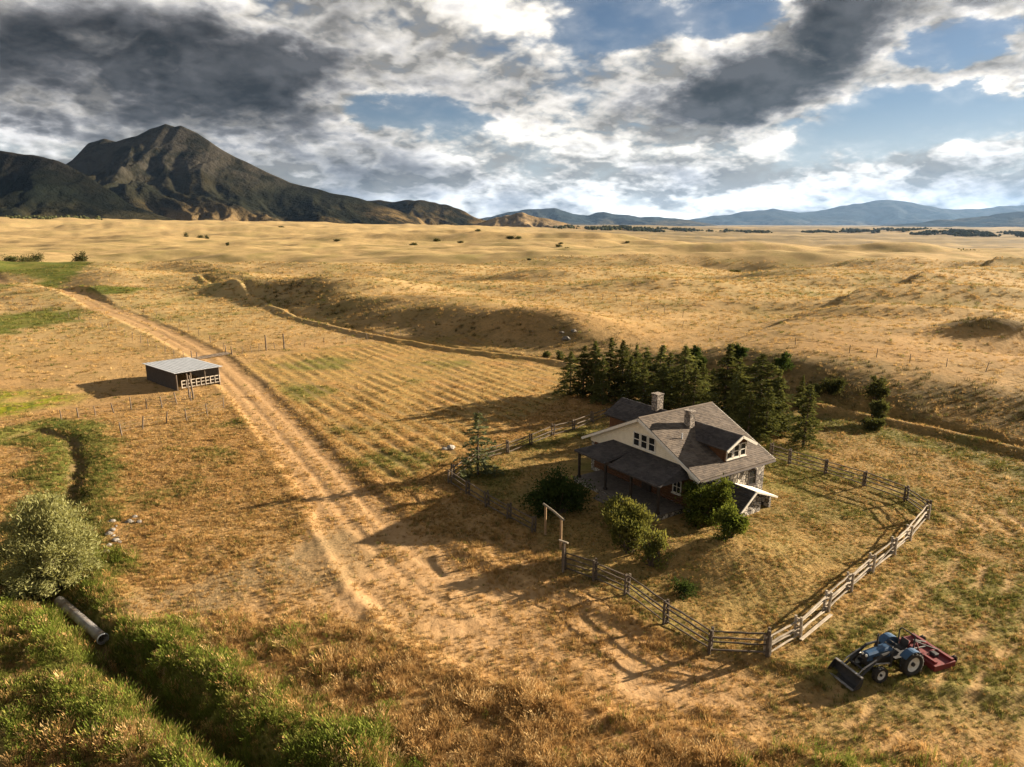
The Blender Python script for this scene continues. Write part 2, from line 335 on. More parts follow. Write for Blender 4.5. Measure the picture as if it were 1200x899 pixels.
# ------------------------------------------------------------------ mesh helpers
class MB:
    def __init__(s): s.v = []; s.f = []; s.mi = []
    def add(s, vs, fs):
        o = len(s.v); s.v += [tuple(map(float, q)) for q in vs]; s.f += [tuple(i + o for i in f) for f in fs]; return s
    def box(s, c, size, rot=None, bev=0.0):
        hx, hy, hz_ = size[0] / 2, size[1] / 2, size[2] / 2
        if bev > 0:
            b = min(bev, hx * .9, hy * .9, hz_ * .9); vs = []
            for sx in (-1, 1):
                for sy in (-1, 1):
                    for sz in (-1, 1):
                        vs += [(sx * (hx - b), sy * (hy - b), sz * hz_), (sx * (hx - b), sy * hy, sz * (hz_ - b)), (sx * hx, sy * (hy - b), sz * (hz_ - b))]
            return s._hull(vs, c, rot)
        vs = [(x, y, z) for x in (-hx, hx) for y in (-hy, hy) for z in (-hz_, hz_)]
        fs = [(0, 1, 3, 2), (4, 6, 7, 5), (0, 4, 5, 1), (2, 3, 7, 6), (0, 2, 6, 4), (1, 5, 7, 3)]
        return s.add(s._tr(vs, c, rot), fs)
    def _tr(s, vs, c, rot):
        if rot is not None:
            M = rot if isinstance(rot, Matrix) else Matrix.Rotation(rot, 3, 'Z')
            vs = [M @ Vector(q) for q in vs]
        return [(q[0] + c[0], q[1] + c[1], q[2] + c[2]) for q in vs]
    def _hull(s, vs, c, rot):
        import bmesh
        bm = bmesh.new()
        for q in vs: bm.verts.new(q)
        bmesh.ops.convex_hull(bm, input=bm.verts)
        bm.verts.ensure_lookup_table(); bm.verts.index_update()
        out = [tuple(q.co) for q in bm.verts]; fs = [tuple(w.index for w in f.verts) for f in bm.faces]
        bm.free(); return s.add(s._tr(out, c, rot), fs)
    def prism(s, poly, axis, a, b):
        """polygon (2D) extruded along axis from a to b"""
        n = len(poly)
        def P(q, t): return {'x': (t, q[0], q[1]), 'y': (q[0], t, q[1]), 'z': (q[0], q[1], t)}[axis]
        vs = [P(q, a) for q in poly] + [P(q, b) for q in poly]
        fs = [tuple(range(n))[::-1], tuple(range(n, 2 * n))] + [(i, (i + 1) % n, n + (i + 1) % n, n + i) for i in range(n)]
        return s.add(vs, fs)
    def slab(s, quad, t):
        """a quad given by 4 points, thickened downwards along its normal by t"""
        q = [Vector(p) for p in quad]; nrm = (q[1] - q[0]).cross(q[-1] - q[0]).normalized()
        if nrm.z < 0: nrm = -nrm
        n = len(q); vs = q + [p - nrm * t for p in q]
        fs = [tuple(range(n)), tuple(range(n, 2 * n))[::-1]] + [(i, n + i, n + (i + 1) % n, (i + 1) % n) for i in range(n)]
        return s.add(vs, fs)
    def tube(s, pts, rad, seg=8, caps=True):
        pts = [Vector(p) for p in pts]; n = len(pts)
        rad = [rad] * n if not hasattr(rad, '__len__') else rad
        o = len(s.v); up = Vector((0, 0, 1))
        for i, p in enumerate(pts):
            d = (pts[min(i + 1, n - 1)] - pts[max(i - 1, 0)]).normalized()
            a = d.cross(up if abs(d.z) < .95 else Vector((1, 0, 0))).normalized(); b = d.cross(a)
            for k in range(seg):
                t = 2 * math.pi * k / seg
                s.v.append(tuple(p + (a * math.cos(t) + b * math.sin(t)) * rad[i]))
        for i in range(n - 1):
            for k in range(seg):
                k2 = (k + 1) % seg
                s.f.append((o + i * seg + k, o + i * seg + k2, o + (i + 1) * seg + k2, o + (i + 1) * seg + k))
        if caps:
            s.f.append(tuple(o + k for k in range(seg))[::-1]); s.f.append(tuple(o + (n - 1) * seg + k for k in range(seg)))
        return s
    def lathe(s, prof, c, axis='y', seg=28):
        """profile of (along, radius) turned round axis"""
        o = len(s.v); n = len(prof)
        for k in range(seg):
            t = 2 * math.pi * k / seg
            for (a, r) in prof:
                q = {'y': (r * math.cos(t), a, r * math.sin(t)), 'x': (a, r * math.cos(t), r * math.sin(t)), 'z': (r * math.cos(t), r * math.sin(t), a)}[axis]
                s.v.append((q[0] + c[0], q[1] + c[1], q[2] + c[2]))
        for k in range(seg):
            k2 = (k + 1) % seg
            for i in range(n - 1): s.f.append((o + k * n + i, o + k2 * n + i, o + k2 * n + i + 1, o + k * n + i + 1))
        return s
    def mesh(s, name, mat, smooth=False):
        me = bpy.data.meshes.new(name); me.from_pydata(s.v, [], s.f); me.materials.append(mat)
        if smooth:
            me.polygons.foreach_set('use_smooth', [True] * len(me.polygons))
        me.update(); return me
    def build(s, name, mat, parent=None, smooth=False):
        return obj(name, s.mesh(name, mat, smooth), parent)
def obj(name, me, parent=None, loc=None, rot=None):
    o = bpy.data.objects.new(name, me); COL.objects.link(o)
    if parent is not None: o.parent = parent
    if loc is not None: o.location = loc
    if rot is not None: o.rotation_euler = rot
    return o
def tag(o, label=None, cat=None, group=None, kind=None):
    if label: o['label'] = label
    if cat: o['category'] = cat
    if group: o['group'] = group
    if kind: o['kind'] = kind
    return o
def thing(name, label, cat, loc=(0, 0, 0), rz=0.0, group=None):
    o = bpy.data.objects.new(name, None); COL.objects.link(o); o.empty_display_size = .3
    o.location = tuple(map(float, loc)); o.rotation_euler = (0, 0, rz); return tag(o, label, cat, group)
def mesh_np(name, verts, faces, mat, smooth=True):
    me = bpy.data.meshes.new(name)
    verts = np.asarray(verts, np.float32); faces = np.asarray(faces, np.int32)
    nv, (nf, k) = len(verts), faces.shape
    me.vertices.add(nv); me.vertices.foreach_set('co', verts.ravel())
    me.loops.add(nf * k); me.loops.foreach_set('vertex_index', faces.ravel())
    me.polygons.add(nf); me.polygons.foreach_set('loop_start', np.arange(0, nf * k, k, dtype=np.int32))
    me.polygons.foreach_set('use_smooth', np.full(nf, smooth)); me.materials.append(mat)
    me.update(calc_edges=True); return me

# ------------------------------------------------------------------ materials
def material(name):
    m = bpy.data.materials.new(name); m.use_nodes = True; t = NT(m.node_tree)
    b = t.n['Principled BSDF']; b.inputs['Specular IOR Level'].default_value = .25
    return m, t, b
def simple(name, c1, c2=None, scale=6.0, rough=.8, bump=0.0, metal=0.0, stretch=None, coord='Object', spec=.25, rnd=0.0, bscale=None):
    m, t, b = material(name)
    tcn = t.new('ShaderNodeTexCoord').outputs[coord]
    if stretch:
        mpn = t.new('ShaderNodeMapping'); mpn.inputs['Scale'].default_value = stretch; t.l.new(tcn, mpn.inputs[0]); tcn = mpn.outputs[0]
    n = t.noise(tcn, scale, 6, .62)
    col = t.mix(t.ss(n, .3, .7), c1, c2 or tuple(q * .7 for q in c1))
    if rnd:
        oi = t.new('ShaderNodeObjectInfo').outputs['Random']
        col = t.vm('SCALE', col, None, t.m('ADD', 1 - rnd, t.m('MULTIPLY', oi, 2 * rnd)))
    t.put(b.inputs['Base Color'], col); b.inputs['Roughness'].default_value = rough; b.inputs['Metallic'].default_value = metal
    b.inputs['Specular IOR Level'].default_value = spec
    if bump:
        bn = t.new('ShaderNodeBump'); bn.inputs['Strength'].default_value = bump; bn.inputs['Distance'].default_value = .03
        t.put(bn.inputs['Height'], t.noise(tcn, bscale or scale * 2, 5, .6)); t.l.new(bn.outputs[0], b.inputs['Normal'])
    return m

# ground
def ground_material():
    m, t, b = material('dry_land')
    pos = t.new('ShaderNodeNewGeometry').outputs['Position']
    za = t.new('ShaderNodeAttribute', attribute_name='zone_a'); zb = t.new('ShaderNodeAttribute', attribute_name='zone_b'); zc = t.new('ShaderNodeAttribute', attribute_name='zone_c')
    ra, ga, ba = (t.new('ShaderNodeSeparateColor') for _ in range(3))
    for q, a in ((ra, za), (ga, zb), (ba, zc)): t.l.new(a.outputs['Color'], q.inputs[0])
    road, green, field = ra.outputs; gravel, brush, lime = ga.outputs; warm, bed, mown = ba.outputs
    cd = t.new('ShaderNodeCameraData')
    nL = t.noise(pos, .018, 5, .6); nM = t.noise(pos, .16, 5, .62); nS = t.noise(pos, 1.3, 5, .66); nC = t.noise(pos, 3.4, 4, .7); nF = t.noise(pos, 7.0, 4, .7)
    # pale straw
    straw = t.mix(t.ss(nM, .3, .72), (.50, .37, .19), (.36, .275, .14))
    straw = t.mix(t.m('MULTIPLY', t.ss(nL, .42, .68), .55), straw, (.30, .26, .12))
    straw = t.mix(t.m('MULTIPLY', t.ss(nS, .52, .74), .50), straw, (.20, .16, .07))
    tr = t.noise(t.vm('MULTIPLY', pos, (.02, .11, .02)), 1.0, 6, .7)
    straw = t.mix(t.m('MULTIPLY', t.ss(tr, .48, .70), .45), straw, (.27, .23, .105))
    nP = t.noise(t.vm('MULTIPLY', pos, (.045, .10, .05)), 1.0, 9, .74)
    straw = t.mix(t.m('MULTIPLY', t.ss(nP, .50, .70), .50), straw, (.26, .225, .115))
    straw = t.mix(t.m('MULTIPLY', t.ss(nP, .44, .30), .40), straw, (.56, .42, .215))
    sg = t.m('MULTIPLY', t.ss(t.noise(pos, .75, 3, .6), .60, .68), t.ss(t.noise(pos, .03, 3, .5), .42, .60))
    straw = t.mix(t.m('MULTIPLY', sg, .45), straw, (.13, .12, .06))
    # warm near meadow
    nearw = t.mix(t.ss(nM, .35, .65), (.37, .225, .095), (.28, .18, .08))
    nearw = t.mix(t.m('MULTIPLY', t.ss(nS, .46, .70), .75), nearw, (.17, .115, .045))
    nearw = t.mix(t.m('MULTIPLY', t.ss(nF, .50, .72), .55), nearw, (.48, .30, .14))
    col = t.mix(warm, straw, nearw)
    # mown lawn of the yard
    lawn = t.mix(t.ss(nM, .35, .65), (.33, .225, .090), (.22, .17, .064))
    lawn = t.mix(t.m('MULTIPLY', t.ss(nS, .45, .68), .6), lawn, (.115, .10, .04))
    lawn = t.mix(t.m('MULTIPLY', t.ss(nF, .5, .72), .5), lawn, (.38, .26, .12))
    col = t.mix(mown, col, lawn)
    fcol = t.mix(t.ss(nS, .4, .66), (.38, .25, .095), (.25, .20, .075))
    fcol = t.mix(t.m('MULTIPLY', t.ss(nM, .5, .7), .6), fcol, (.43, .245, .10))
    col = t.mix(field, col, fcol)
    gcol = t.mix(t.ss(nS, .35, .7), (.115, .15, .03), (.06, .085, .018))
    gcol = t.mix(t.m('MULTIPLY', t.ss(nM, .40, .65), .6), gcol, (.22, .20, .06))
    col = t.mix(t.m('MULTIPLY', green, t.ss(nM, .2, .5, .75, 1.0)), col, gcol)
    col = t.mix(lime, col, t.mix(t.ss(nS, .4, .6), (.26, .27, .02), (.12, .16, .02)))
    br = t.mix(t.ss(nS, .38, .62), (.15, .12, .055), (.075, .066, .032))
    col = t.mix(t.m('MULTIPLY', brush, .85), col, br)
    nearm = t.ss(t.vm('LENGTH', pos), 60.0, 190.0, 1.0, .25)
    col = t.mix(t.m('MULTIPLY', t.m('MULTIPLY', t.ss(nC, .50, .66), .45), nearm), col, t.vm('SCALE', col, None, .42))
    col = t.mix(t.m('MULTIPLY', t.m('MULTIPLY', t.ss(nC, .46, .34), .45), nearm), col, t.vm('SCALE', col, None, 1.4))
    # bare wheel tracks and gravel
    dirt = t.mix(t.ss(nS, .35, .68), (.47, .32, .175), (.36, .235, .12))
    dirt = t.mix(t.m('MULTIPLY', t.ss(nF, .52, .7), .5), dirt, (.22, .15, .08))
    col = t.mix(t.m('MULTIPLY', road, t.ss(nM, .2, .5, .7, 1.0)), col, dirt)
    gv = t.mix(t.ss(nF, .4, .62), (.30, .22, .12), (.15, .12, .07))
    col = t.mix(t.m('MULTIPLY', gravel, t.ss(nM, .3, .6, .3, 1.0)), col, gv)
    col = t.mix(bed, col, (.16, .115, .06))
    t.put(b.inputs['Base Color'], t.vm('MULTIPLY', col, (.94, .875, .79))); b.inputs['Roughness'].default_value = .95; b.inputs['Specular IOR Level'].default_value = .05
    # relief of grass: coarse clumps far, fine stems near
    hgt = t.m('ADD', t.m('ADD', t.m('MULTIPLY', nS, .28), t.m('MULTIPLY', nC, .16)), t.m('MULTIPLY', nF, .10))
    hgt = t.m('ADD', hgt, t.m('MULTIPLY', t.noise(pos, .42, 4, .6), .20))
    hgt = t.m('ADD', hgt, t.m('MULTIPLY', t.m('MULTIPLY', nP, .7), t.ss(t.vm('LENGTH', pos), 160.0, 420.0)))
    bn = t.new('ShaderNodeBump'); bn.inputs['Strength'].default_value = .75; bn.inputs['Distance'].default_value = 1.0
    soft = t.m('SUBTRACT', 1.0, t.m('MULTIPLY', road, .55))
    t.put(bn.inputs['Height'], t.m('MULTIPLY', hgt, t.m('MULTIPLY', soft, .55))); t.l.new(bn.outputs[0], b.inputs['Normal'])
    return m
M_LAND = ground_material()

# ------------------------------------------------------------------ terrain sheet
rings = np.concatenate([[0.01, 4, 8, 12], np.geomspace(15, 130, 440), np.geomspace(130, 1100, 300)[1:], np.geomspace(1100, 46000, 110)[1:]])
angs = np.concatenate([np.linspace(-43, 43, 520), np.linspace(43, 317, 90)[1:-1]]) * math.pi / 180
RR, AA = np.meshgrid(rings, angs, indexing='ij')
GX = RR * np.sin(AA); GY = RR * np.cos(AA)
xf, yf = GX.ravel(), GY.ravel()
zf = height(xf, yf)
nr_, na_ = len(rings), len(angs)
I = np.arange(nr_ * na_).reshape(nr_, na_); J = np.roll(I, -1, axis=1)
faces = np.stack([I[:-1], I[1:], J[1:], J[:-1]], -1).reshape(-1, 4)
land_me = mesh_np('land', np.stack([xf, yf, zf], 1), faces[:, ::-1], M_LAND)
def zones(x, y, z=None):
    r = np.hypot(x, y)
    n1 = fbm(x / 5, y / 5, 4, 101); n2 = fbm(x / 16, y / 16, 3, 103)
    d, s, al, w = dist_line(x, y, ROAD, ROADW); ln = np.where(s >= 0, d, -d)
    wj = w * (1 + .22 * n1)
    road = 1 - sst(d, wj * .62, wj * 1.12)
    worn = sst(al, 0, 1) * np.where(al > 0, 1.0, 0)
    mid = np.exp(-((ln - .2) / .35) ** 2); road = road * (1 - .25 * mid * (1 - sst(y, 150, 260)))
    fade = sst(x, -9, 9) * (y < 46); road = road * (1 - .70 * fade)
    rutc = np.exp(-((np.abs(ln - .2) - .85) / .3) ** 2)
    road = np.clip(road * (.82 + .25 * rutc), 0, 1)
    near_ = r < 95
    apron = np.where(near_, in_poly(x + 1.6 * n1, y + 1.2 * n1, APRON, 1.6), 0) * np.clip(.80 + .5 * n1, 0, 1)
    d, s, al, _ = dist_line(x, y, TRACKS); tk = np.exp(-((d - .80) / .26) ** 2) * np.clip(.6 + .6 * n1, 0, 1) * near_
    road = np.clip(np.maximum(np.maximum(road, 1.0 * apron), np.maximum(.60 * np.where(near_, arcs(x, y), 0), .55 * tk)), 0, 1)
    green = np.zeros_like(x)
    for P in GREENS: green = np.maximum(green, in_poly(x + 3 * n1, y + 4 * n2, P, 3.0))
    d, s, al, _ = dist_line(x, y, DITCH); green = np.maximum(green, (1 - sst(d + 1.9 * n1, 1.2, 4.2)) * .9)
    d2, s, al, _ = dist_line(x, y, CREEK); green = np.maximum(green, (1 - sst(d2 + 1.4 * n1, 2.4, 4.4)))
    green = np.maximum(green, .55 * sst(n2 + .35 * n1, .35, .75) * (r < 75) * (x < 2))
    d3, s3, al3, _ = dist_line(x, y, CANAL); sd3 = np.where(s3 >= 0, d3, -d3)
    green = np.maximum(green, .75 * np.exp(-((sd3 + 5.5 + 2 * n2) / 2.4) ** 2) * sst(x, 20, 30) * (r < 160))
    green = np.maximum(green, .5 * np.exp(-((sd3 - 1.4) / 1.3) ** 2) * (r < 300) * np.clip(.5 + n2, 0, 1))
    ft = np.maximum(in_poly(x, y, FIELD, 1.0), 0)
    green = np.maximum(green, ft * .75 * sst(n2 + .6 * np.exp(-((x + 28) / 9.0) ** 2) + .35 * np.exp(-(((x + 4) / 9.0) ** 2 + ((y - 58) / 7.0) ** 2)), .35, .9))
    gravel = in_poly(x + 1.2 * n1, y + .8 * n1, GRAVEL, 1.3) * .9
    rq = (x * ROWN[0] + y * ROWN[1] + .18 * perlin(x / 16, y / 16, 71)) * math.pi / 1.75
    gravel = np.maximum(gravel, ft * .75 * np.abs(np.cos(rq)) ** 6 * np.clip(.8 + .7 * n1, 0, 1))
    d, s, al, hv = dist_line(x, y, SCARP, SCARPH); sd = np.where(s >= 0, d, -d)
    brush = sst(sd, 0, 3) * (1 - sst(sd, 11, 19)) * (1 - sst(r, 330, 450)) * (.70 + .5 * n1) * np.where(x > 8, 1.0, .45)
    brush = np.maximum(brush, sst(x, 24, 34) * (1 - sst(sd, -1, 1)) * sst(sd, -18, -6) * (.38 + .4 * n2) * (r < 200))
    brush = np.maximum(brush, .8 * (1 - sst(np.hypot((x - at(1165, 420)[0]) / 9, (y - at(1165, 418)[1]) / 4), .7, 1.2)))
    tz = np.where(y > 0, x / np.maximum(y, 1e-3), 0)
    val = sst(r, 1500, 2600) * sst(tz, -.02, .14)
    brush = np.maximum(brush, val * np.clip(.72 + .7 * fbm(x / 700, y / 260, 3, 121), 0, 1))
    track = np.exp(-((sd3 + .6) / .75) ** 2) * (r < 330)
    brush = np.clip(brush * (1 - .9 * track), 0, 1)
    lime = in_poly(x + 2 * n1, y + 2 * n1, LIME, 2.0) * np.clip(.85 + .6 * n1, 0, 1)
    warm = (1 - sst(r, 55, 210)) * (.85 + .3 * n2)
    bed = np.maximum((1 - sst(d2 + .3 * n1, .35, .95)) * .85, (1 - sst(dist_line(x, y, DITCH)[0], .25, .6)) * .8)
    green = np.maximum(green, (.62 * sst(n2 + .5 * n1, -.05, .55) * np.maximum(in_poly(x, y, YARD, 1.0), sst(x, 9, 15) * (r < 75))))
    green = np.maximum(green, .30 * sst(n2 + .3 * fbm(x / 60, y / 30, 2, 111), .0, .6) * sst(r, 110, 160) * (1 - sst(r, 600, 900)))
    mown = in_poly(x, y, YARD, 1.0) * 1.0
    east = sst(x, 8, 16) * (1 - sst(r, 60, 110)) * .75
    mown = np.maximum(mown, east)
    z0 = np.clip(np.stack([road, green * (1 - .9 * road), ft * (1 - road)], 1), 0, 1)
    z1 = np.clip(np.stack([gravel, brush, lime], 1), 0, 1); z2 = np.clip(np.stack([warm, bed, mown], 1), 0, 1)
    return z0, z1, z2
ZA, ZB, ZC = zones(xf, yf)
for nm, Z in (('zone_a', ZA), ('zone_b', ZB), ('zone_c', ZC)):
    a = land_me.attributes.new(nm, 'FLOAT_COLOR', 'POINT')
    a.data.foreach_set('color', np.concatenate([Z, np.ones((len(Z), 1))], 1).astype(np.float32).ravel())
land = tag(obj('ground', land_me), 'dry golden rangeland with dirt track and rolling mounds', 'ground', kind='structure')

# ------------------------------------------------------------------ mountains and far ranges
def mountain_material(name, forest, grass, rock, tan_low, tan_z, nscale=1.0):
    m, t, b = material(name)
    pos = t.new('ShaderNodeNewGeometry'); P = pos.outputs['Position']; N = pos.outputs['Normal']
    zz = t.sep(P)[2]
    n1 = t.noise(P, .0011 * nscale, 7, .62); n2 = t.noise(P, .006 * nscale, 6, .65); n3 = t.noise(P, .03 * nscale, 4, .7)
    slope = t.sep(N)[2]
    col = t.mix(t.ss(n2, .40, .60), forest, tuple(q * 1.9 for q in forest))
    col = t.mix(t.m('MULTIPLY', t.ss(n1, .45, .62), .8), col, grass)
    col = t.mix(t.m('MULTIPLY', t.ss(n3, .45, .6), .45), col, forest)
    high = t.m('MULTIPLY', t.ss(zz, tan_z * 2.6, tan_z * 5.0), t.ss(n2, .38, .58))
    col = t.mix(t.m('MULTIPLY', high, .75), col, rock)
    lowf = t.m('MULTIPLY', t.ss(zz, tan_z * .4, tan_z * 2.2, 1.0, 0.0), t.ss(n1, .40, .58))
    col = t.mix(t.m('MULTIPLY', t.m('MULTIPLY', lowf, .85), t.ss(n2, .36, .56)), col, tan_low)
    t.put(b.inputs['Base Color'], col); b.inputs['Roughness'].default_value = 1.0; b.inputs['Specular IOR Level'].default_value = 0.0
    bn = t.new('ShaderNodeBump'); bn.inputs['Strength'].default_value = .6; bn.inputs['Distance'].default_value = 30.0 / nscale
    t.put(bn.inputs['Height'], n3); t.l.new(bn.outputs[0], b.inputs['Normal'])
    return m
M_MTN = mountain_material('mountain_forest', (.009, .0095, .006), (.034, .028, .015), (.048, .042, .033), (.19, .13, .062), 75)  # tones darkened to hold a cloud shadow, with sunlit tan patches at the foot
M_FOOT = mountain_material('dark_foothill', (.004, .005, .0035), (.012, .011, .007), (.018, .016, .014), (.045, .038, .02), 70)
M_TAN = mountain_material('tan_foothill', (.10, .075, .045), (.24, .17, .09), (.18, .14, .10), (.28, .195, .10), 60, 2.0)
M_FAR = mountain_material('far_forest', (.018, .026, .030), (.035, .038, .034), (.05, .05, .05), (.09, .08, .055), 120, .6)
def massif(name, label, prof, dist, front, back, mat, seed, spur=.45, nx=260, ny=110, wl=900.0, base=-120.0, pw=1.15, tilt=0.0):
    """a ridge whose crest height follows prof (pixel columns and rows of the crest seen from here, at 'dist' metres)"""
    rays = [((p[0] - 600) / FPX, (p[1] - 449.5) / FPX) for p in prof]
    cx = np.array([d / (math.cos(PITCH) - v * math.sin(PITCH)) * dist for d, v in rays])
    cz = np.array([CAMH - (math.sin(PITCH) + v * math.cos(PITCH)) / (math.cos(PITCH) - v * math.sin(PITCH)) * dist for d, v in rays])
    xs = np.linspace(cx[0], cx[-1], nx); vs = np.concatenate([np.linspace(-1, 0, int(ny * .75), endpoint=False), np.linspace(0, 1, ny - int(ny * .75))])
    X, V = np.meshgrid(xs, vs, indexing='ij')
    Y = dist + np.where(V < 0, V * front, V * back)
    crest = np.interp(X, cx, cz); crest = crest + .0022 * dist * fbm(X / (wl * .45), X * 0 + seed, 3, seed) * (.35 + .65 * (crest > CAMH + 40))
    Xw = X + tilt * (Y - dist) + wl * .25 * perlin(X / wl, Y / wl, seed + 5)
    rg = ridged(Xw / wl, Y / (wl * 2.3), 6, seed + 9)
    t = np.abs(V)
    fall = (1 - t) ** pw
    Z = base + (crest - base) * fall
    amp = (crest - base) * spur * np.sin(np.pi * np.clip(t, 0, 1)) ** .8
    Z = Z + amp * (rg - .97) * 2.0
    edge = np.minimum(1, np.minimum(X - cx[0], cx[-1] - X) / (.05 * (cx[-1] - cx[0]) + 1e-6)); Z = base + (Z - base) * np.clip(edge, 0, 1) ** .5
    i = np.arange(X.size).reshape(X.shape)
    F = np.stack([i[:-1, :-1], i[1:, :-1], i[1:, 1:], i[:-1, 1:]], -1).reshape(-1, 4)
    o = obj(name, mesh_np(name, np.stack([X.ravel(), Y.ravel(), Z.ravel()], 1), F, mat))
    return tag(o, label, 'mountain' if 'mountain' in name else 'hills', kind='structure')
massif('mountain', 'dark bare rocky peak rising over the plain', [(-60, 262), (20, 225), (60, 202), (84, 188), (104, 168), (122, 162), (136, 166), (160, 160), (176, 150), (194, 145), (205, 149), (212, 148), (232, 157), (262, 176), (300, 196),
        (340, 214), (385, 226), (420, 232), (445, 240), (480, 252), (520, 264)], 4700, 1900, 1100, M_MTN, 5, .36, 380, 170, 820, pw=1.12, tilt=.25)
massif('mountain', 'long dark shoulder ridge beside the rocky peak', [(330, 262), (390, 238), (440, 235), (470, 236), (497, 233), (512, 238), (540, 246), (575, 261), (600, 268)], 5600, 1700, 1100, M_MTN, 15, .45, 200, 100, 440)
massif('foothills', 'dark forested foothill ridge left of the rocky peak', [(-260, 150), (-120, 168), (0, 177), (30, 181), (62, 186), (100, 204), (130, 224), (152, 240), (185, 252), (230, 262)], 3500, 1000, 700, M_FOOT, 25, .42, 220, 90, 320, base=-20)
massif('foothills', 'sunlit tan foothills at the end of the plain', [(520, 274), (560, 262), (590, 252), (612, 250), (640, 256), (680, 266), (730, 276)], 5200, 1100, 900, M_TAN, 35, .5, 160, 80, 300, base=-80)
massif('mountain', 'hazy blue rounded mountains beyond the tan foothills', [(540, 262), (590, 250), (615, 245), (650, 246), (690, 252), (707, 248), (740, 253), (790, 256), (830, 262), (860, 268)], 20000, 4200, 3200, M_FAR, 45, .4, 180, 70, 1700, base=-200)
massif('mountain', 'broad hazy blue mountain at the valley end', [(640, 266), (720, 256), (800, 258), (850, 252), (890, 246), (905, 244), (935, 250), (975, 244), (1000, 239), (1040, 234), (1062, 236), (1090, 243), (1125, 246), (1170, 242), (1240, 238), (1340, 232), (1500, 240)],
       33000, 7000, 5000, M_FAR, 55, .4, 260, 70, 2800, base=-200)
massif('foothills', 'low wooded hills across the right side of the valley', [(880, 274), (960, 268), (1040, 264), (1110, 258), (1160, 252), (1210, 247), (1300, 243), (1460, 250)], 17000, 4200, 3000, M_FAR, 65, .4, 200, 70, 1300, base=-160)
# ------------------------------------------------------------------ haze
zlo = float(zf.min()) - 1.0
hb = MB().box((0, 0, (zlo - 205 + 1600) / 2), (94000, 94000, 1600 - (zlo - 205)))
M_HAZE = bpy.data.materials.new('thin_haze'); M_HAZE.use_nodes = True
ht = NT(M_HAZE.node_tree); ht.n.clear()
pv = ht.new('ShaderNodeVolumePrincipled'); pv.inputs['Color'].default_value = (.36, .60, 1.0, 1); pv.inputs['Density'].default_value = 6.2e-6; pv.inputs['Anisotropy'].default_value = .3
ho = ht.new('ShaderNodeOutputMaterial'); ht.l.new(pv.outputs[0], ho.inputs['Volume'])
haze = tag(hb.build('haze', M_HAZE), 'thin blue haze in the valley air', 'haze', kind='stuff')

# ------------------------------------------------------------------ more materials
M_STONE = None
def stone_material(name, scale, c1, c2, mortar):
    m, t, b = material(name)
    p = t.new('ShaderNodeTexCoord').outputs['Object']
    vo = t.new('ShaderNodeTexVoronoi', feature='DISTANCE_TO_EDGE'); vo.inputs['Scale'].default_value = scale; t.l.new(p, vo.inputs['Vector'])
    vc = t.new('ShaderNodeTexVoronoi', feature='F1'); vc.inputs['Scale'].default_value = scale; t.l.new(p, vc.inputs['Vector'])
    rr = t.sep(vc.outputs['Color'])[0]
    col = t.mix(rr, c1, c2); col = t.mix(t.ss(t.noise(p, 14, 4, .6), .4, .7), col, t.vm('SCALE', col, None, .6))
    e = t.ss(vo.outputs['Distance'], .02, .10)
    t.put(b.inputs['Base Color'], t.mix(e, mortar, col)); b.inputs['Roughness'].default_value = .9
    bn = t.new('ShaderNodeBump'); bn.inputs['Strength'].default_value = 1.0; bn.inputs['Distance'].default_value = .06
    t.put(bn.inputs['Height'], e); t.l.new(bn.outputs[0], b.inputs['Normal']); return m
M_STONE = stone_material('river_stone', 3.4, (.62, .56, .47), (.14, .12, .10), (.05, .045, .04))
M_CHIM = stone_material('chimney_stone', 4.5, (.46, .39, .32), (.20, .165, .135), (.10, .09, .08))
def shingle_material(name, a, b_, c_):
    m, t, b = material(name)
    p = t.new('ShaderNodeTexCoord').outputs['Object']
    at_ = t.new('ShaderNodeAttribute', attribute_name='tint').outputs['Fac']
    col = t.mix(at_, a, b_); col = t.mix(t.m('MULTIPLY', t.ss(t.noise(p, .8, 5, .65), .48, .66), .7), col, c_)
    col = t.mix(t.m('MULTIPLY', t.ss(t.noise(p, 22, 3, .6), .5, .7), .5), col, t.vm('SCALE', col, None, .55))
    t.put(b.inputs['Base Color'], col); b.inputs['Roughness'].default_value = .9; return m
M_SHING = shingle_material('weathered_shingles', (.150, .118, .090), (.078, .062, .050), (.19, .155, .125))
M_SHINGD = shingle_material('dark_shingles', (.085, .072, .068), (.045, .040, .038), (.11, .095, .085))
M_CREAM = simple('cream_siding', (.84, .76, .60), (.74, .66, .50), 3, .7, .1)
M_TRIM = simple('white_trim', (.74, .69, .60), (.60, .56, .48), 5, .6)
M_LOG = simple('brown_log_wall', (.15, .066, .027), (.08, .036, .017), 3, .75, .3, stretch=(1, 1, 8))
M_DARKWOOD = simple('dark_stained_wood', (.055, .040, .030), (.03, .023, .018), 5, .7, .2)
M_DECK = simple('porch_boards', (.17, .14, .115), (.10, .085, .07), 4, .85, .2)
M_GLASS = simple('window_glass', (.012, .014, .016), (.02, .022, .025), 2, .08, spec=.6)
M_FENCE = simple('weathered_rail', (.13, .100, .072), (.075, .058, .043), 5, .9, .3, stretch=(1, 1, 1), rnd=.25)
M_PALE = simple('bleached_rail', (.36, .30, .225), (.21, .175, .13), 5, .85, .3, rnd=.28)
M_POST = simple('old_post', (.16, .125, .09), (.085, .065, .05), 6, .9, .3, rnd=.2)
M_NEWWOOD = simple('fresh_timber', (.33, .215, .115), (.25, .16, .085), 6, .8, .2)
M_GALV = simple('galvanised_sheet', (.62, .64, .66), (.48, .50, .52), 1.5, .45, metal=.25, spec=.4)
M_SHEDW = simple('grey_barn_boards', (.085, .068, .055), (.045, .036, .03), 4, .9, .3, stretch=(3, 3, .6))
